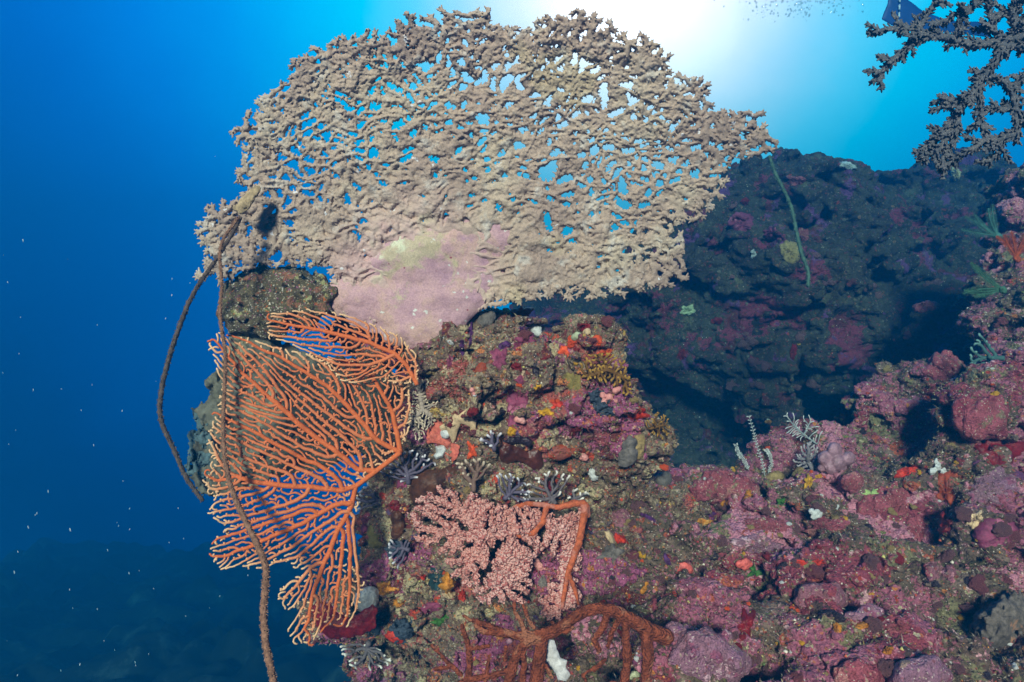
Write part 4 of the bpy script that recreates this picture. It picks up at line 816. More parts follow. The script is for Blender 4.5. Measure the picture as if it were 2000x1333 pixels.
B('white', 716, 1166, [(0,0,6,18),(-10,10,4,13),(10,-6,4,12),(6,14,4,12)], 'white shell like sponge partly covered by the lower fan tips', 'sponge', 'white_sponge', 0.1)
slab('crimson_sponge', 'dark crimson sponge crust below the hanging fan lobe', 'sponge', [(604,1190),(625,1172),(648,1180),(660,1200),(690,1205),(712,1190),(728,1178),(738,1190),(734,1225),(712,1240),(680,1246),(650,1250),(630,1240),(615,1215)], S['crim'], lambda x, y: 1.17+0*x, height=9, edge=8, seed=9, soft=5)
B('redor', 771, 1244, [(0,0,4,11),(-11,-3,3,8),(11,6,3,8)], 'bright red lobed sponge above the bottom left lace coral', 'sponge', 'lobed_sponge', 0.2)
for (x, y, r, l) in [(735,1222,16,'fuzzy blue grey ball beside the crimson sponge'), (784,1232,18,'fuzzy dark blue ball right of the red lobed sponge'), (778,1072,17,'fuzzy dark ball in the hollow below the brown sponge')]:
    B('fuzzy', x, y, [(0,0,5,r),(r*.5,-r*.3,3,r*.6),(-r*.5,r*.4,3,r*.6)], l, 'colony', 'fuzzy_colony', 0.8, nf=2.5)
C('gold', 752, 1150, 20, 15, 'orange yellow sponge crust beside the white shell like sponge', th=9); C('gold', 780, 1177, 14, 9, 'small orange yellow crust below the larger one', th=6); C('gold', 877, 1140, 15, 20, 'ochre sponge crust left of the pink soft coral tips', th=8); C('cream', 876, 1162, 14, 8, 'cream knobby crust under the ochre crust', 'crust', th=7)
C('redor', 827, 1126, 7, 10, 'small scarlet patch left of the ochre crust'); C('redor', 904, 1164, 9, 12, 'orange red blob at the lower edge of the pink soft coral', th=8); C('teal', 850, 1128, 18, 22, 'dark teal sponge patch left of the pink soft coral', th=4); C('magenta', 838, 1188, 22, 12, 'mauve crust on the lower outcrop above the rope sponge', 'algae', name='coralline_crust')
C('green', 860, 1212, 22, 10, 'mossy green crust on the lower outcrop', 'algae', name='algae_crust'); C('crim', 772, 985, 12, 12, 'dark red crust left of the brown sponge'); C('redor', 747, 970, 9, 8, 'scarlet crust among the turf right of the fan stem'); C('magenta', 790, 942, 14, 14, 'rosy holdfast crust at the foot of the violet lace coral', 'algae', name='coralline_crust'); C('magenta', 715, 1020, 10, 22, 'mauve crust hanging below the fan stem', 'algae', name='coralline_crust')
C('orange', 1117, 668, 12, 11, 'orange red sponge patch at the top of the right knob', th=7); C('orange', 1098, 690, 13, 17, 'largest orange red sponge patch left of the ochre algae', th=7); C('orange', 1166, 670, 15, 12, 'orange red sponge patch above the ochre algae', th=7); C('orange', 1180, 690, 13, 11, 'orange red sponge patch at the right end of its row', th=7)
C('redor', 1016, 615, 20, 16, 'red sponge cap on the middle knob of the outcrop', th=9); C('crim', 1137, 640, 16, 10, 'crimson sponge cap on the right knob', th=8); B('white', 1046, 644, [(0,0,4,10),(6,8,3,8),(-6,-6,3,7)], 'white sponge lump on the middle knob', 'sponge', 'white_sponge', 0.2)
B('cream', 1147, 653, [(0,0,4,8),(0,-6,4,6)], 'cream tooth like lump on the right knob', 'sea squirt', 'sea_squirt', 0.1); B('pale', 1127, 656, [(0,0,3,8),(-6,3,2,6)], 'pale yellow lump beside the cream tooth', 'sponge', 'lump_sponge', 0.2)
C('purple', 1040, 617, 7, 18, 'purple crust streak on the middle knob', rot=-25); C('purple', 1018, 642, 14, 6, 'short purple crust below the red cap'); C('purple', 903, 676, 7, 18, 'purple crust patch on the left shoulder of the outcrop'); C('purple', 919, 655, 5, 22, 'thin vertical purple streak on the left shoulder', rot=8); C('purple', 985, 677, 14, 9, 'violet crust at the end of the magenta band', rot=-20); C('magenta', 878, 708, 7, 14, 'magenta crust on the far left shoulder', 'algae', name='coralline_crust')
C('magenta', 1025, 668, 30, 16, 'magenta coralline band across the middle knob', 'algae', -18, 6, name='coralline_crust'); C('magenta', 1010, 785, 24, 52, 'tall magenta coralline crust in the centre of the outcrop', 'algae', 20, 6, name='coralline_crust'); C('rosy', 1040, 835, 30, 20, 'rosy coralline crust right of the tall magenta one', 'algae', name='coralline_crust'); C('magenta', 975, 700, 20, 20, 'mauve crust under the violet patch', 'algae', name='coralline_crust')
B('rust', 937, 726, [(0,0,6,11),(6,-8,6,9),(-6,5,4,8)], 'orange brown snail like sea squirt on the left shoulder', 'sea squirt', 'sea_squirt', 0.1); B('grey', 950, 626, [(0,0,5,15),(8,-10,3,10),(-8,6,3,10)], 'grey rounded sponge at the foot of the coral stalk', 'sponge', 'round_sponge', 0.1); B('brown', 880, 614, [(0,0,3,11),(8,4,2,7)], 'small brown lump under the yellow stalk patch', 'sponge', 'lump_sponge')
C('yellow', 1065, 806, 15, 9, 'bright yellow sponge patch in the centre of the outcrop', th=7, lobes=4); C('yellow', 997, 843, 9, 10, 'yellow sponge patch above the black lobes', th=6); C('yellow', 1051, 757, 8, 6, 'small yellow patch high on the outcrop', th=6); C('olive', 1121, 745, 18, 24, 'mustard green crust left of the pink star', th=5); C('redor', 1086, 794, 13, 12, 'rust red crust beside the yellow patch'); C('black', 962, 788, 10, 13, 'black crust left of the tall magenta crust', th=5); C('black', 980, 806, 7, 9, 'smaller black crust beside the magenta crust', th=5); C('black', 1047, 722, 8, 18, 'dark blue black streak high on the outcrop'); C('crim', 1122, 838, 13, 11, 'dark maroon tuft crust right of the yellow patch', th=8, rag=0.4)
B('pink', 1190, 776, [(0,0,6,7),(-13,-4,5,6),(12,-12,5,6.5),(-10,10,5,6),(12,8,5,6),(19,-16,4,5)], 'pink star shaped cluster of sea squirts on the right side of the outcrop', 'sea squirt', 'sea_squirt_cluster', 0.05); B('fuzzy', 1180, 795, [(0,0,0,15),(14,6,0,12),(-16,-20,0,12)], 'fuzzy blue grey patch under the pink star', 'colony', 'fuzzy_colony', 0.8, nf=2.5)
B('pink', 1016, 818, [(0,0,4,7),(-7,2,3,5),(5,6,3,5)], 'little pink sea squirt trio on the magenta crust', 'sea squirt', 'sea_squirt_cluster', 0.05); B('pink', 922, 762, [(0,0,3,5),(4,8,3,4)], 'two tiny pink balls on the left shoulder', 'sea squirt', 'sea_squirt_cluster', 0.05)
B('grey', 1226, 886, [(0,-14,5,13),(4,2,6,15),(-6,14,5,12),(8,-22,3,9)], 'pale grey lumpy sponge at the lower right corner of the outcrop', 'sponge', 'lump_sponge', 0.3); B('tan', 1247, 872, [(0,0,2,12),(-2,14,2,11),(2,-14,1,10)], 'tan rim sponge behind the pale grey lump', 'sponge', 'rim_sponge', 0.15); C('rust', 1104, 880, 34, 14, 'orange rust crust right of the maroon folds', th=5, rag=0.4); C('orange', 924, 880, 12, 14, 'orange sponge trickle under the cream arms', rag=0.4)
B('white', 1158, 922, [(0,0,4,8),(3,10,3,7),(-5,-3,3,6)], 'white lump below the outcrop corner', 'sponge', 'white_sponge', 0.3); B('pink', 1137, 892, [(0,0,3,7),(6,3,3,6)], 'pale pink shell on the lower outcrop', 'shell', 'small_shell', 0.1); C('redor', 1238, 808, 22, 10, 'red crust on the right spur of the outcrop', rag=0.4); C('rosy', 1160, 850, 30, 24, 'rosy crust on the right belly of the outcrop', 'algae', name='coralline_crust', rag=0.4)
B('pink', 1054, 1108, [(0,0,6,8),(-14,-6,5,7),(10,10,5,8),(18,-2,4,6),(-6,-12,4,6),(-20,0,3,5)], 'cluster of coral pink bubbles in the gap of the pink soft coral', 'sea squirt', 'sea_squirt_cluster', 0.05); C('grey', 1062, 1138, 12, 14, 'grey green crust under the pink bubbles')
# ------------------------------------------------------------------ traced growth on the slope
slab('oyster_shell', 'cream edged oyster shell gaping around a red sponge, right of the soft coral', 'shell', [(1180,1038),(1190,1036),(1198,1046),(1203,1060),(1214,1070),(1228,1072),(1234,1068),(1232,1078),(1218,1084),(1202,1079),(1190,1066),(1182,1050)], S['cream'], height=9, edge=3, seed=12, lip=3, waves=(1.5, 8))
C('redor', 1208, 1052, 14, 12, 'red sponge filling held by the oyster shell', rot=40, th=6); C('grey', 1196, 1082, 24, 16, 'dark grey oyster underside crust', 'crust', th=6)
def slopes():
    C('purple', 1262, 1010, 18, 5, 'purple squiggle crust above the oyster shell', rot=28, rag=0.4); C('purple', 1304, 1098, 6, 14, 'small purple squiggle left of the coral pink disc', rot=-25, rag=0.4); C('purple', 1388, 1006, 12, 6, 'purple crust over the ochre patch in mid slope'); C('gold', 1378, 1020, 16, 7, 'ochre patch under the purple crust in mid slope')
    B('coral', 1333, 1111, [(-10,0,4,11),(2,-1,5,12),(12,3,4,9)], 'smooth coral pink disc sponge in the middle of the slope', 'sponge', 'disc_sponge', 0.08); B('coral', 1452, 1102, [(-8,0,5,8),(4,-4,5,8),(4,6,4,7),(12,0,3,6)], 'blocky coral pink sponge above the bright green tuft', 'sponge', 'lump_sponge', 0.1)
    B('gold', 1259, 1150, [(0,0,4,5),(4,-10,5,4),(-4,6,3,5)], 'yellow leaf like oyster on the slope above the rope sponge', 'shell', 'small_shell', 0.1); C('orange', 1228, 1165, 5, 5, 'tiny orange dot sponge left of the yellow leaf shell', th=6)
    slab('white_sponge', 'chalky white sponge slab hanging under the rope sponge', 'sponge', [(1058,1262),(1072,1248),(1084,1250),(1088,1268),(1096,1285),(1108,1290),(1106,1305),(1114,1318),(1106,1332),(1090,1328),(1082,1312),(1072,1300),(1060,1292),(1054,1278)], S['white'], lambda x, y: YB+0.012+0*x, height=7, edge=6, seed=14, soft=2)
    B('pale', 1240, 1318, [(0,0,4,8),(5,6,4,6),(-5,5,3,6)], 'pale yellow knobbly lump between the rope sponge branches', 'sponge', 'lump_sponge', 0.4); B('lilac', 995, 1253, [(0,0,10,6)], 'lilac pea sized ball on the rope sponge', 'sea squirt', 'sea_squirt', 0.04, Y=YB-0.012)
    B('lilac', 1634, 898, [(-22,-2,8,15),(-4,-18,10,15),(4,6,14,15),(22,-2,8,14),(-10,16,8,14),(12,20,4,10),(-28,16,2,9)], 'cluster of smooth purple lobes of sea squirt on the crest', 'sea squirt', 'lobed_sea_squirt', 0.03, k=0.10, Y=plane(1634, 915, 24, 14, (slope,))[0]-0.02)
    B('tan', 1514, 936, [(-8,0,4,11),(4,-3,5,13),(12,4,3,9)], 'tan boulder sponge at the foot of the white hydroid', 'sponge', 'round_sponge', 0.1); C('yellow', 1580, 942, 11, 14, 'orange yellow sponge below the pale lilac bush', rot=30, th=7); C('yellow', 1598, 931, 8, 7, 'small orange yellow patch beside its bigger neighbour', th=6); B('rosy', 1662, 941, [(0,0,-1,16),(-10,2,-2,12),(12,0,-2,13),(-2,8,-2,12)], 'smooth rounded rose pink knob below the purple lobes', 'coralline algae', 'coralline_nodule', 0.26)
    C('lime', 1702, 968, 18, 15, 'pale lime green crust on the pink ridge', 'algae', 20, 4, name='algae_crust', rag=0.45); B('white', 1593, 1001, [(-8,-2,4,6),(2,0,6,6),(8,4,4,6),(0,8,4,5),(-4,8,3,5)], 'broken white shell pocket in the slope', 'shell', 'small_shell', 0.3); C('gold', 1417, 981, 11, 12, 'golden sponge patch in the upper middle slope', th=7); C('gold', 1461, 970, 10, 12, 'golden patch right of its neighbour under the pink ledge', th=6); C('crim', 1853, 1022, 15, 24, 'dark blood red sponge in the right slope', th=6); C('rosy', 1788, 1038, 28, 28, 'crimson pink crust left of the blood red sponge', 'algae', name='coralline_crust')
    C('cream', 1905, 1014, 22, 15, 'beige crust right of the blood red sponge', 'crust', rot=-30); B('white', 1836, 918, [(-14,2,4,7),(-4,-6,5,7),(6,2,5,7),(14,4,4,6),(-8,-16,3,5)], 'bluish white lace patch in the upper right slope', 'coral', 'small_coral', 0.5); C('redor', 1774, 918, 26, 12, 'scarlet crust left of the bluish white lace', rot=-20, rag=0.4); C('rust', 1850, 962, 24, 38, 'rust orange crust above the blood red sponge', rot=10, rag=0.4)
    B('rosy', 1915, 810, [(-20,6,-13,34),(14,-4,-11,38),(30,18,-9,28),(-4,24,-8,26),(-30,-14,-10,18)], 'large smooth rose red coralline boulder on the right', 'coralline algae', 'coralline_boulder', 0.28, nf=1.6); C('yellow', 1866, 838, 6, 6, 'small yellow square patch on the rose boulder', th=4); C('olive', 1905, 835, 12, 7, 'olive patch on the underside of the rose boulder'); C('crim', 1950, 880, 42, 34, 'dark red crust with white dots below the rose boulder', 'algae', name='coralline_crust', th=4); C('mauve', 1930, 955, 52, 34, 'wide mauve crust in the right slope', 'algae', name='coralline_crust', th=5); C('magenta', 1950, 1050, 44, 30, 'purple pink crust near the right edge', 'algae', name='coralline_crust')
    C('green', 1527, 984, 10, 9, 'bright green algae tuft in the upper slope', 'algae', name='algae_tuft', th=9, rag=0.5); C('green', 1474, 1118, 14, 12, 'bright green algae tuft beside the blocky coral pink sponge', 'algae', name='algae_tuft', th=9, rag=0.5); C('redor', 1564, 1099, 16, 7, 'scarlet strip under the ledge, left one', th=5); C('redor', 1597, 1099, 12, 8, 'scarlet strip under the ledge, right one', th=5); C('salmon', 1594, 1143, 24, 12, 'salmon crust on a boulder in the middle slope', th=5); C('mauve', 1480, 1060, 60, 16, 'long mauve ridge crust across the middle slope', 'algae', 6, 6, name='coralline_crust'); C('rosy', 1500, 1030, 46, 16, 'rose crust on the ledge above the mauve ridge', 'algae', 6, 6, name='coralline_crust'); C('rosy', 1610, 1030, 46, 18, 'magenta rounded ledge under the broken shell', 'algae', -4, 8, name='coralline_crust')
    C('gold', 1697, 1222, 24, 9, 'golden crust fringe on a mauve boulder', rot=-14, th=6, rag=0.45); C('gold', 1634, 1226, 9, 14, 'golden sponge drop left of the mauve boulder', th=7); C('gold', 1736, 1270, 12, 9, 'golden patch below the pink tufts', th=7); B('mauve', 1690, 1206, [(-20,2,-6,18),(6,-4,-5,20),(26,2,-5,15)], 'mauve boulder topped above a golden fringe', 'coralline algae', 'coralline_boulder', 0.38); C('rosy', 1757, 1226, 26, 15, 'hot pink knobbly tufts right of the golden fringe', 'algae', name='coralline_crust', th=8, rag=0.5); C('crim', 1456, 1222, 22, 24, 'dark red sponge on the lower slope', th=5, rag=0.45)
    B('mauve', 1376, 1282, [(-34,0,-18,36),(10,-10,-18,44),(46,18,-18,36),(-10,30,-17,38)], 'large mauve coralline boulder right of the rope sponge', 'coralline algae', 'coralline_boulder', 0.32, nf=1.8); B('mauve', 1318, 1240, [(0,-8,-7,20),(6,12,-7,20),(-8,4,-7,16)], 'upright mauve lump beside the rope sponge root', 'coralline algae', 'coralline_boulder', 0.34); B('mauve', 1790, 1318, [(-20,4,-15,34),(18,0,-14,36),(40,14,-12,26)], 'mauve boulder at the bottom edge on the right', 'coralline algae', 'coralline_boulder', 0.36); B('rosy', 1676, 1318, [(-24,4,-9,24),(10,0,-9,28),(34,10,-8,20)], 'magenta boulder at the bottom edge left of the mauve one', 'coralline algae', 'coralline_boulder', 0.36)
    B(skin('hairy_grey', (116,108,100), 0.95, 0.1, 1.4, 120, second=(176,128,96), s2=14, th=0.62), 1962, 1220, [(0,0,-16,48),(20,-16,-14,36),(-20,14,-14,32)], 'fuzzy grey dome coral near the bottom right corner', 'coral', 'dome_coral', 0.35, nf=2.6); B('rosy', 1400, 955, [(-30,4,-9,24),(0,-4,-9,28),(34,0,-10,26),(60,4,-9,20)], 'rose pink knobbly ledge left of the white hydroids', 'coralline algae', 'coralline_ledge', 0.43, nf=1.6); B('white', 1372, 944, [(0,0,14,4),(-4,9,13,4),(4,-9,14,3.5),(-8,17,12,3.5)], 'little white branched coral stub on the rose ledge', 'coral', 'small_coral', 0.3); B('grey', 1296, 936, [(0,0,2,14)], 'grey knob left of the rose ledge', 'sponge', 'round_sponge', 0.3)
    B('rosy', 1745, 990, [(-44,6,-12,30),(0,-8,-11,34),(44,0,-12,30),(20,22,-10,26)], 'broad pink ridge below the lime crust', 'coralline algae', 'coralline_ledge', 0.34, nf=1.8); B('rock', 1210, 1020, [(0,0,-8,22),(16,10,-6,16)], 'round pink coralline knob held above the oyster', 'coralline algae', 'coralline_nodule', 0.33); B('rock', 1298, 1158, [(-14,4,-9,24),(14,0,-7,22)], 'dusky pink mound right of the yellow leaf shell', 'coralline algae', 'coralline_nodule', 0.36); B('rock', 1600, 1162, [(-24,4,-9,24),(12,0,-9,26),(36,8,-7,18)], 'pink mound carrying the salmon crust', 'coralline algae', 'coralline_nodule', 0.38); B('rock', 1840, 1120, [(-20,0,-8,20),(10,4,-8,22)], 'dusky mound in the right slope below the mauve crusts', 'coralline algae', 'coralline_nodule', 0.43)
slopes()
# ------------------------------------------------------------------ patches on the dark wall
W_ = (wall,)
for mat, x, y, rx, ry, l in [('white',1656,324,17,9,'pale white blotch high on the dark wall'),('cream',1868,338,12,14,'pale leaf shaped sponge under the staghorn coral'),('rosy',1556,352,24,10,'dull red crust near the top of the dark wall'),('tan',1543,492,23,25,'round tan sponge disc behind the green whip coral'),('rosy',1566,462,14,18,'dusky pink crust right of the green whip coral'),('magenta',1450,440,26,20,'dusky mauve crust on the wall near the table coral rim'),
        ('pale',1344,605,16,11,'pale green lump at the table coral lower tip'),('crim',1398,628,12,8,'dull red crust under the pale green lump'),('crim',1333,690,9,13,'dark red oval crust right of the outcrop top'),('white',1472,496,6,10,'small white tube mark on the wall'),('magenta',1510,455,20,12,'mauve ruffled crust on the mid wall'),('crim',1455,395,9,8,'small dim red dot crust by the coral rim'),
        ('gold',1502,825,8,6,'small golden spot deep in the crevice wall'),('gold',1498,850,10,6,'golden spot above the white hydroids'),('rosy',1700,815,26,18,'rose knob in the right crevice'),('magenta',1780,720,26,18,'mauve knob lit in the shaded crevice'),('rosy',1810,600,24,14,'dusky pink lump in the right crevice'),('crim',1550,690,8,16,'dull red streak in the middle of the wall')]:
    C(mat, x, y, rx, ry, l, 'crust' if mat in ('cream','white','pale') else 'sponge', rocks=W_, th=8, rag=0.12 if mat == 'tan' else 0.26, name='wall_sponge')
B('rosy', 1845, 720, [(0,0,-10,26),(-22,8,-9,20),(20,6,-9,20)], 'dusky lump ledge in front of the crevice on the right', 'coralline algae', 'coralline_nodule', 0.58)

# ------------------------------------------------------------------ staghorn coral reaching in from the upper right
def staghorn():
    Yh = 0.86
    BR = [[(2030,64,-7,12),(1990,72,-4,11),(1955,80,-2,10),(1900,90,0,9),(1860,76,5,8.5),(1820,70,-0,8),(1785,82,-1,7),(1750,112,-1,6),(1722,142,-2,5),(1704,160,-2,4)], [(1818,70,4,6.5),(1790,56,-0,6),(1765,54,2,5.5),(1730,58,-2,5),(1700,66,0,3.6)], [(1795,58,-0,6),(1808,30,-0,6),(1828,6,-1,6),(1845,-25,-1,5)], [(1868,76,5,6.5),(1872,45,1,6),(1890,22,-0,6),(1918,0,-0,6),(1940,-25,-1,6)], [(1890,24,0,5),(1862,28,2,4.5),(1846,44,-1,4)],
          [(1948,76,1,6),(1938,45,2,6),(1930,15,2,6),(1935,-25,1,6)], [(1985,70,-2,8),(1978,35,-4,8),(1985,-25,-4,8)], [(2010,90,-6,10),(1960,88,-1,9),(1945,120,0,9),(1922,150,0,9),(1900,182,5,8.5),(1872,218,-0,8),(1850,250,0,7),(1818,280,-1,6),(1792,296,-2,4)], [(1888,196,2,6),(1862,206,3,5.5),(1838,210,-1,5),(1822,216,0,3.5)], [(1900,184,2,6),(1868,196,0,5),(1840,190,-0,4)], [(1868,226,1,6),(1858,258,2,6),(1832,292,4,5.5),(1798,314,-0,4)], [(1872,232,1,5),(1866,275,2,5),(1836,316,2,4)],
          [(1922,148,1,7),(1965,160,-8,8),(1982,195,-10,8),(1988,245,-10,8),(1985,275,-10,7)], [(1985,262,-10,7),(1950,272,-6,7),(1925,274,-4,7),(1898,292,-1,6),(1868,308,-0,6),(1838,332,-0,4)], [(1918,160,1,6),(1912,200,-1,6),(1918,240,-3,6),(1928,270,-3,6)], [(1985,215,-9,6),(1945,214,-2,5.5),(1912,218,-2,4)], [(1960,270,-7,6),(1955,295,-8,5),(1930,318,-6,4)], [(2020,130,-15,9),(1985,165,-14,8)], [(2030,0,-21,12),(1990,60,-18,10)], [(2030,200,-22,10),(1995,240,-19,9)], [(1990,20,-13,9),(1950,30,-10,7),(1930,60,-5,6)]]
    R = np.random.default_rng(77); segs = []
    side = []
    for b in BR:
        for a, c in zip(b, b[1:]):
            d = np.array(c[:2], float)-a[:2]; L = np.hypot(*d); d /= max(L, 1e-6)
            for k in range(int(L/19)):
                t = (k+R.random())/max(1, int(L/19)); s_ = R.choice((-1, 1)); an = s_*R.uniform(0.6, 1.1); v = np.array([d[0]*math.cos(an)-d[1]*math.sin(an), d[0]*math.sin(an)+d[1]*math.cos(an)]); ln = R.uniform(14, 30); q = np.array(a[:2])+d*L*t; z = a[2]+R.uniform(-4, 8)
                side.append([(q[0], q[1], z, 4.0), (q[0]+v[0]*ln, q[1]+v[1]*ln, z+R.uniform(-8, 8), 2.6)])
    for b in BR+side:
        for a, c in zip(b, b[1:]):
            segs.append((a[0], a[1], a[2], c[0], c[1], c[2], a[3]*0.98, c[3]*0.92)); d = np.array(c[:3], float)-a[:3]; L = np.linalg.norm(d); d /= L
            for i in range(int(L/1.25)):
                t = R.random(); q = np.array(a[:3])+d*L*t; r = a[3]+(c[3]-a[3])*t; v = R.normal(0, 1, 3)*(1, 1, 0.8); v -= d*(v @ d); v /= np.linalg.norm(v); v = v+0.75*d; v /= np.linalg.norm(v); ln = r*1.05+R.uniform(3, 9)
                segs.append((*q, *(q+v*ln), 2.9, 1.7))
        e = np.array(b[-1][:3], float)
        for _ in range(5):
            v = d+R.normal(0, 0.45, 3); v /= np.linalg.norm(v); segs.append((*e, *(e+v*R.uniform(6, 12)), 3.0, 1.8))
    lo = (1682, -45, -36); A = caps_field(lo, (2045, 350, 26), 1.35, segs); V, F = extract(A, lo, 1.35)
    M = MT('staghorn_skin', 0.85, 0.15); c = M.ramp(M.noise(40, 4, 0.6), [(0.35, (68,76,84)), (0.65, (94,98,102))]); v = M.vor(330); c = M.mix(M.math('MULTIPLY', M.math('LESS_THAN', v.outputs['Distance'], 0.3), 0.35), c, (170,158,146)); M.color(c); M.bump(M.math('ADD', M.noise(300, 3), v.outputs['Distance']), 0.6, 0.002)
    o = mesh_obj('staghorn_coral', to_world(V, lambda x, y: Yh+0.00035*(2000-x)), F[:, ::-1], M.m); tag(o, 'grey brown staghorn coral with spiky branches reaching in from the upper right', 'coral')
staghorn()
fin = slab('swim_fin', 'blue swim fin with a dashed white stripe behind the staghorn coral', 'swim fin', [(1742,-60),(1733,8),(1721,38),(1745,52),(1765,62),(1800,62),(1850,64),(1900,70),(1934,74),(1940,52),(1915,42),(1878,42),(1850,40),(1825,30),(1800,20),(1785,8),(1768,-4),(1762,-60)], skin('blue_fin', (24,60,120), 0.5, 0.3, 1.1, 5), lambda x, y: 3.4+0*x, 1.6, 3, 4, (0.6, 40), 0, 1, 0.2, 3)
m = MB(); 
for y0 in range(-50, 58, 15):
    a, b = [P(1757+0.04*y0*-1, y, 3.4-6*K*3.4) for y in (y0, y0+9)]; m.tube([a, b], [2.0*K*3.4]*2, 5)
m.build('stripe', skin('fin_stripe', (200,220,230), 0.5), fin)

# ------------------------------------------------------------------ feather stars on the right ledge
def crinoid(label, px, py, Y, angs, ln, mat, seed):
    root = empty('feather_star', P(px, py, Y), label, 'feather star'); R = np.random.default_rng(seed); g = K*Y
    blob_thing('disc', None, None, px, py, [(0,0,0,7),(4,3,2,5)], mat, Y=Y, part=root)
    for a in angs:
        a = math.radians(a); cv = R.uniform(-0.5, 0.5); L = ln*R.uniform(0.75, 1.1); n = 26; x, y, z = px, py, Y; pts = []; m = MB()
        for i in range(n):
            pts.append(P(x, y, z)); a += cv/n*1.6; x += L/n*math.cos(a); y -= L/n*math.sin(a); z -= g*0.35*L/n*R.uniform(0.2, 0.8)
        m.tube(pts, np.linspace(1.5, 0.8, n)*g, 5)
        for i in range(2, n-1):
            t = (pts[i+1]-pts[i-1]).normalized(); s_ = t.cross(Vector((0, -1, 0.2))).normalized()
            for q in (-1, 1):
                e = pts[i]+(s_*q*0.9+t*0.6)*g*9*math.sin(math.pi*(0.12+0.8*i/n)); m.tube([pts[i], e], [0.8*g, 0.4*g], 3)
        m.build('arm', mat, root)
crinoid('green feather star spreading its arms into the crevice at the right edge', 1958, 566, 1.33, [140,155,170,180,192,205], 78, skin('green_crinoid', (78,122,96), 0.8, 0.15, 1.3, 80), 1)
crinoid('teal feather star higher on the right ledge', 1950, 462, 1.36, [112,128,145,160,172], 78, skin('teal_crinoid', (76,124,116), 0.8, 0.15, 1.3, 80), 2)
crinoid('orange feather star folded against the right edge', 1985, 505, 1.33, [70,84,98,112,125], 62, skin('orange_crinoid', (176,82,42), 0.8, 0.15, 1.3, 80), 3)
lace('teal branching coral low on the right ledge', 1960, 700, 70, 130, 230, tipmat('teal_coral', (70,104,100), (120,160,150), 0.8), 260, 31, 2.2)

# ------------------------------------------------------------------ small repeats: knobs and sea squirts strewn over the rock
def strew(name, label, cat, group, mat, cnt, region, r0, r1, seed, rocks=None, proto=None):
    R = np.random.default_rng(seed); h = 0; done = 0; base = []
    for k in range(4):
        bl = [(R.normal(0, 0.45), R.normal(0, 0.35), R.normal(0, 0.3), R.uniform(0.55, 1.0)) for _ in range(R.integers(2, 6))]
        A = np.array(bl)*20; res = 2.2; lo = (A[:, :3]-A[:, 3:]*1.4).min(0)-4; hi = (A[:, :3]+A[:, 3:]*1.4).max(0)+4; F_ = caps_field(lo, hi, res, [(*b[:3], *(b[:3]+0.01), b[3], b[3]) for b in A]); V, F = extract(F_, lo, res); V = V/20; N = vnormals(V, F); V = V+N*(0.55*(vnoise(V+k*7, 2.3, 3)-.5)+0.28*(ridged(V+k*7, 5.5, 4)-.5))[:, None]
        o = mesh_obj(name, V, F, mat); base.append(o)
    i = 0
    while done < cnt and i < cnt*20:
        i += 1; x = R.uniform(region[0], region[2]); y = R.uniform(region[1], region[3]); q = hit(x, y)
        if q is None or (rocks and hit(x, y, rocks)[0].y > q[0].y+1e-4 if rocks and hit(x, y, rocks) else False): continue
        o = base[done] if done < 4 else base[done % 4].copy()
        if done >= 4: COL.objects.link(o)
        s_ = r0*(r1/r0)**R.random(); o.location = q[0]-q[1]*s_*0.5; o.rotation_mode = 'XYZ'; o.rotation_euler = (R.uniform(-.6, .6), R.uniform(-.6, .6), R.uniform(0, 6.28)); o.scale = (s_, s_, s_*R.uniform(0.6, 1)); tag(o, label, cat, group); done += 1
strew('coralline_nodule', 'small rounded dusky pink coralline knob on the slope', 'coralline algae', 'dusky pink coralline knobs on the slope', S['rock'], 34, (1200,960,2000,1330), .007, .016, 1)
strew('coralline_nodule', 'small rosy coralline knob on the reef', 'coralline algae', 'rosy coralline knobs on the reef', S['rosy'], 30, (900,620,2000,1330), .005, .014, 2)
strew('orange_sponge', 'tiny bright orange sponge dot on the reef rock', 'sponge', 'tiny orange sponge dots', S['orange'], 34, (860,660,1980,1330), .003, .0075, 3)
strew('yellow_sponge', 'tiny yellow sponge dot on the reef rock', 'sponge', 'tiny yellow sponge dots', S['yellow'], 22, (860,660,1980,1330), .003, .007, 4)
strew('white_sea_squirt', 'tiny white sea squirt on the reef rock', 'sea squirt', 'tiny white sea squirts', S['white'], 46, (860,620,1980,1330), .0025, .006, 5)
strew('dark_sponge', 'small blackish sponge lump on the reef rock', 'sponge', 'small blackish sponge lumps', S['black'], 18, (760,680,1980,1330), .005, .011, 6)
strew('crimson_sponge', 'small dark crimson sponge lump on the reef rock', 'sponge', 'small dark crimson sponge lumps', S['crim'], 34, (860,660,1980,1330), .004, .010, 7)
strew('wall_nodule', 'dim dusky knob on the far dark wall', 'coralline algae', 'dim knobs on the dark wall', S['rock'], 20, (1330,400,1850,800), .014, .036, 8)
strew('tan_sponge', 'small tan sponge lump on the reef rock', 'sponge', 'small tan sponge lumps', S['tan'], 40, (780,640,1980,1330), .004, .010, 9)

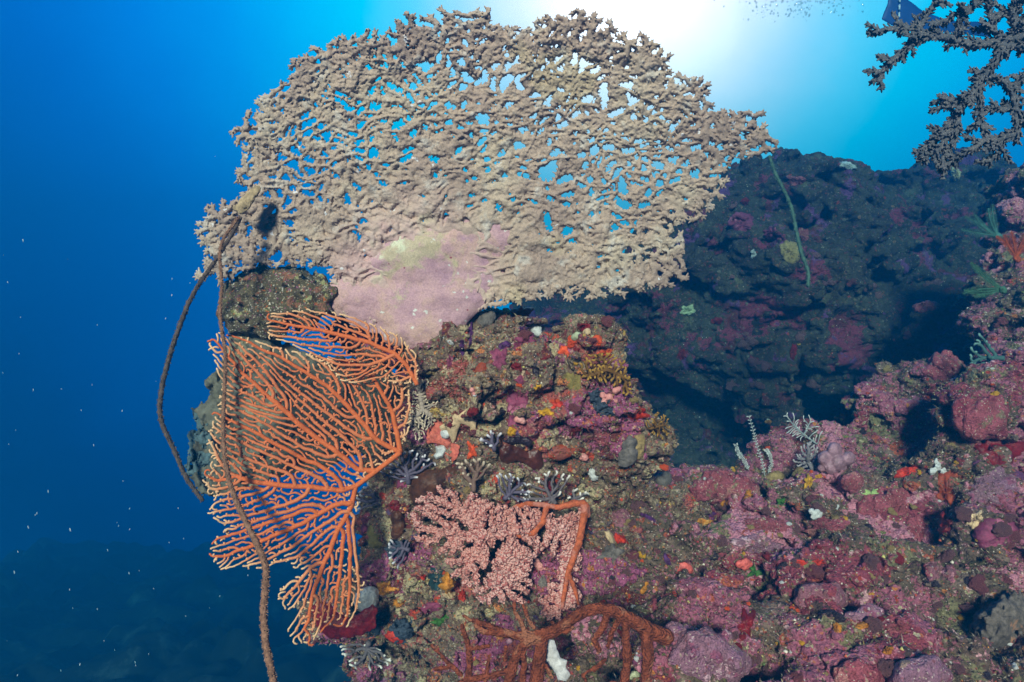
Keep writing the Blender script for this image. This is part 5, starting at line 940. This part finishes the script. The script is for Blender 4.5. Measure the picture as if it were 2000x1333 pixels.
# ------------------------------------------------------------------ turf and grit too fine to count
def surf_points(o, n, seed, keep=None):
    me = o.data; R = np.random.default_rng(seed); co = np.empty(len(me.vertices)*3, np.float32); me.vertices.foreach_get('co', co); co = co.reshape(-1, 3); no = np.empty(len(me.vertices)*3, np.float32); me.vertices.foreach_get('normal', no); no = no.reshape(-1, 3)
    px = 1000+co[:, 0]/(K*co[:, 1]); py = 666.5-co[:, 2]/(K*co[:, 1]); m = (np.einsum('ij,ij->i', co, no) < 0.15) & (px > 560) & (px < 2040) & (py > 560) & (py < 1370)
    if keep is not None: m &= keep(co, px, py)
    i = R.choice(np.where(m)[0], n); return co[i].astype(float), no[i].astype(float)
def turf(parts):
    R = np.random.default_rng(9); Vs = []; T = []; C_ = []; n0 = 0
    pal = np.array([s2l(c) for c in [(130,120,96),(108,94,68),(150,138,112),(94,76,56),(124,106,64),(110,64,56),(168,158,140),(88,84,56)]])
    for o, n, l0, l1, keep in parts:
        c, nn = surf_points(o, n, 3, keep); v = nn+R.normal(0, 0.55, c.shape); v /= np.linalg.norm(v, axis=1)[:, None]; ln = (l0*(l1/l0)**R.random(n))[:, None]; s_ = np.cross(v, R.normal(0, 1, c.shape)); s_ /= np.linalg.norm(s_, axis=1)[:, None]; w = 0.00055+0.0005*R.random((n, 1))
        b = R.normal(0, 0.35, c.shape)*ln; q = np.stack([c-s_*w, c+s_*w, c+v*ln*0.55+s_*w*0.8+b*0.3, c+v*ln+b], 1).reshape(-1, 3); k = np.arange(n)*4+n0
        T += [np.stack([k, k+1, k+2], -1), np.stack([k, k+2, k+3], -1)]; Vs.append(q); C_.append(np.repeat(pal[R.integers(0, len(pal), n)]*R.uniform(0.6, 1.15, (n, 1)), 4, 0)); n0 += 4*n
    M = MT('turf', 0.8, 0.15); M.color(M.attr('tint', 'Color')); o = mesh_obj('algae_turf', np.concatenate(Vs), np.concatenate(T), M.m, None, False, None, np.concatenate(C_)); tag(o, 'short fuzzy algae turf carpeting the reef rock', 'algae', None, 'stuff')
patchy = lambda f, th, s_: (lambda co, px, py: fbm(co, f, 2, s_) > th)
turf([(outcrop, 42000, .0035, .010, patchy(14, 0.47, 5)), (slope, 50000, .003, .009, patchy(11, 0.50, 6))])
def grit(parts):
    R = np.random.default_rng(19); ico = np.array([(1,0,0),(-1,0,0),(0,1,0),(0,-1,0),(0,0,1),(0,0,-1)], float); F = np.array([(0,2,4),(2,1,4),(1,3,4),(3,0,4),(2,0,5),(1,2,5),(3,1,5),(0,3,5)]); Vs = []; T = []; C_ = []; n0 = 0
    pal = np.array([s2l(c) for c in [(222,214,196),(206,170,160),(190,90,60),(216,150,70),(150,60,60),(120,60,100),(210,200,120),(200,120,130),(90,110,60),(60,50,60),(170,150,140),(150,90,110)]])
    for o, n, r0, r1 in parts:
        c, nn = surf_points(o, n, 23); r = (r0*(r1/r0)**(R.random(n)**2))[:, None, None]; q = (c[:, None]+ico[None]*R.uniform(0.5, 1.5, (n, 6, 1))*r).reshape(-1, 3); Vs.append(q); T.append((F[None]+(np.arange(n)*6+n0)[:, None, None]).reshape(-1, 3)); C_.append(np.repeat(pal[R.integers(0, len(pal), n)]*R.uniform(0.7, 1.05, (n, 1)), 6, 0)); n0 += 6*n
    M = MT('grit', 0.6, 0.3); M.color(M.attr('tint', 'Color')); o = mesh_obj('encrusting_growth', np.concatenate(Vs), np.concatenate(T), M.m, None, True, None, np.concatenate(C_)); tag(o, 'many coloured specks of shell and encrusting growth dusting the reef', 'encrusting growth', None, 'stuff')
grit([(outcrop, 5500, .0010, .0036), (slope, 7000, .0010, .0038)])

# ------------------------------------------------------------------ drifting specks and bubbles
R = np.random.default_rng(5); SN = skin('speck', (190,206,214), 0.6, 0.3, 1.05); me0 = None
for (x, y, r, Y) in [(190,635,2.2,1.2),(45,470,4,1.5),(35,1078,3,1.1),(137,1035,4.5,1.2),(183,870,2.5,1.1),(65,762,3,1.4),(348,993,2,1.0),(94,960,3.5,1.6),(203,1252,2,1.1),(136,1152,2.5,1.2),(253,1034,2,1.2),(55,1030,4,1.6),(72,1003,3,1.6),(210,1075,3,1.7),(252,1120,3,1.7),(28,1118,4,1.7),(330,1060,2,1.6),(156,1298,3,1.3),(190,1190,2.5,1.5),(265,1300,2,1.4),(120,760,2,1.4),(240,940,2,1.5),(40,620,2,1.3),(300,1150,2,1.4)]+[(float(R.uniform(5, 600)), float(R.uniform(300, 1320)), float(R.uniform(1.0, 3.2)), float(R.uniform(0.9, 2.6))) for _ in range(46)]:
    if me0 is None:
        ob = blob_thing('drifting_speck', 'x', 'x', 0, 0, [(0,0,0,1.0),(0,0.8,0,0.8)], SN, Y=1.0); me0 = ob; V = np.empty(len(ob.data.vertices)*3); ob.data.vertices.foreach_get('co', V); V = V.reshape(-1, 3); V -= V.mean(0); V /= np.abs(V).max(); ob.data.vertices.foreach_set('co', V.ravel()); ob.data.update()
    else: ob = me0.copy(); COL.objects.link(ob)
    ob.location = P(x, y, Y); s_ = r*K*Y*0.8; ob.scale = (s_*0.6, s_*0.6, s_); ob.rotation_euler = (0, R.uniform(-.4, .4), 0); tag(ob, 'tiny pale speck drifting in the open blue water', 'speck', 'specks drifting in the blue water')
bm_ = MB()
for _ in range(230):
    a = R.random()**1.6; x = 1560+R.normal(0, 62); y = 55*a*(0.5+0.5*R.random())-8+abs(x-1600)*0.02; Y = R.uniform(2.9, 3.3); c = np.array(P(x, y, Y)); r = R.uniform(0.8, 2.4)*K*Y; t = np.linspace(0, math.pi, 5); V = [(0,0,1)]+[(math.sin(q)*math.cos(f), math.sin(q)*math.sin(f), math.cos(q)) for q in t[1:-1] for f in np.linspace(0, 6.283, 7)[:-1]]+[(0,0,-1)]
    T = [(0, 1+j, 1+(j+1) % 6) for j in range(6)]+[(19, 13+(j+1) % 6, 13+j) for j in range(6)]; Q = [(1+6*i+j, 7+6*i+j, 7+6*i+(j+1) % 6, 1+6*i+(j+1) % 6) for i in range(2) for j in range(6)]; bm_.add(np.array(V)*r+c, Q, T)
BM = MT('bubble', 0.1, 0.5); tl = BM.t.nodes.new('ShaderNodeBsdfTransparent'); mx = BM.t.nodes.new('ShaderNodeMixShader'); mx.inputs[0].default_value = 0.3; BM.b.inputs['Metallic'].default_value = 1.0; BM.t.links.new(tl.outputs[0], mx.inputs[1]); BM.t.links.new(BM.b.outputs[0], mx.inputs[2]); BM.t.links.new(mx.outputs[0], BM.out.inputs['Surface']); tag(bm_.build('bubbles', BM.m), 'fine air bubbles under the bright sea surface', 'bubbles', None, 'stuff')
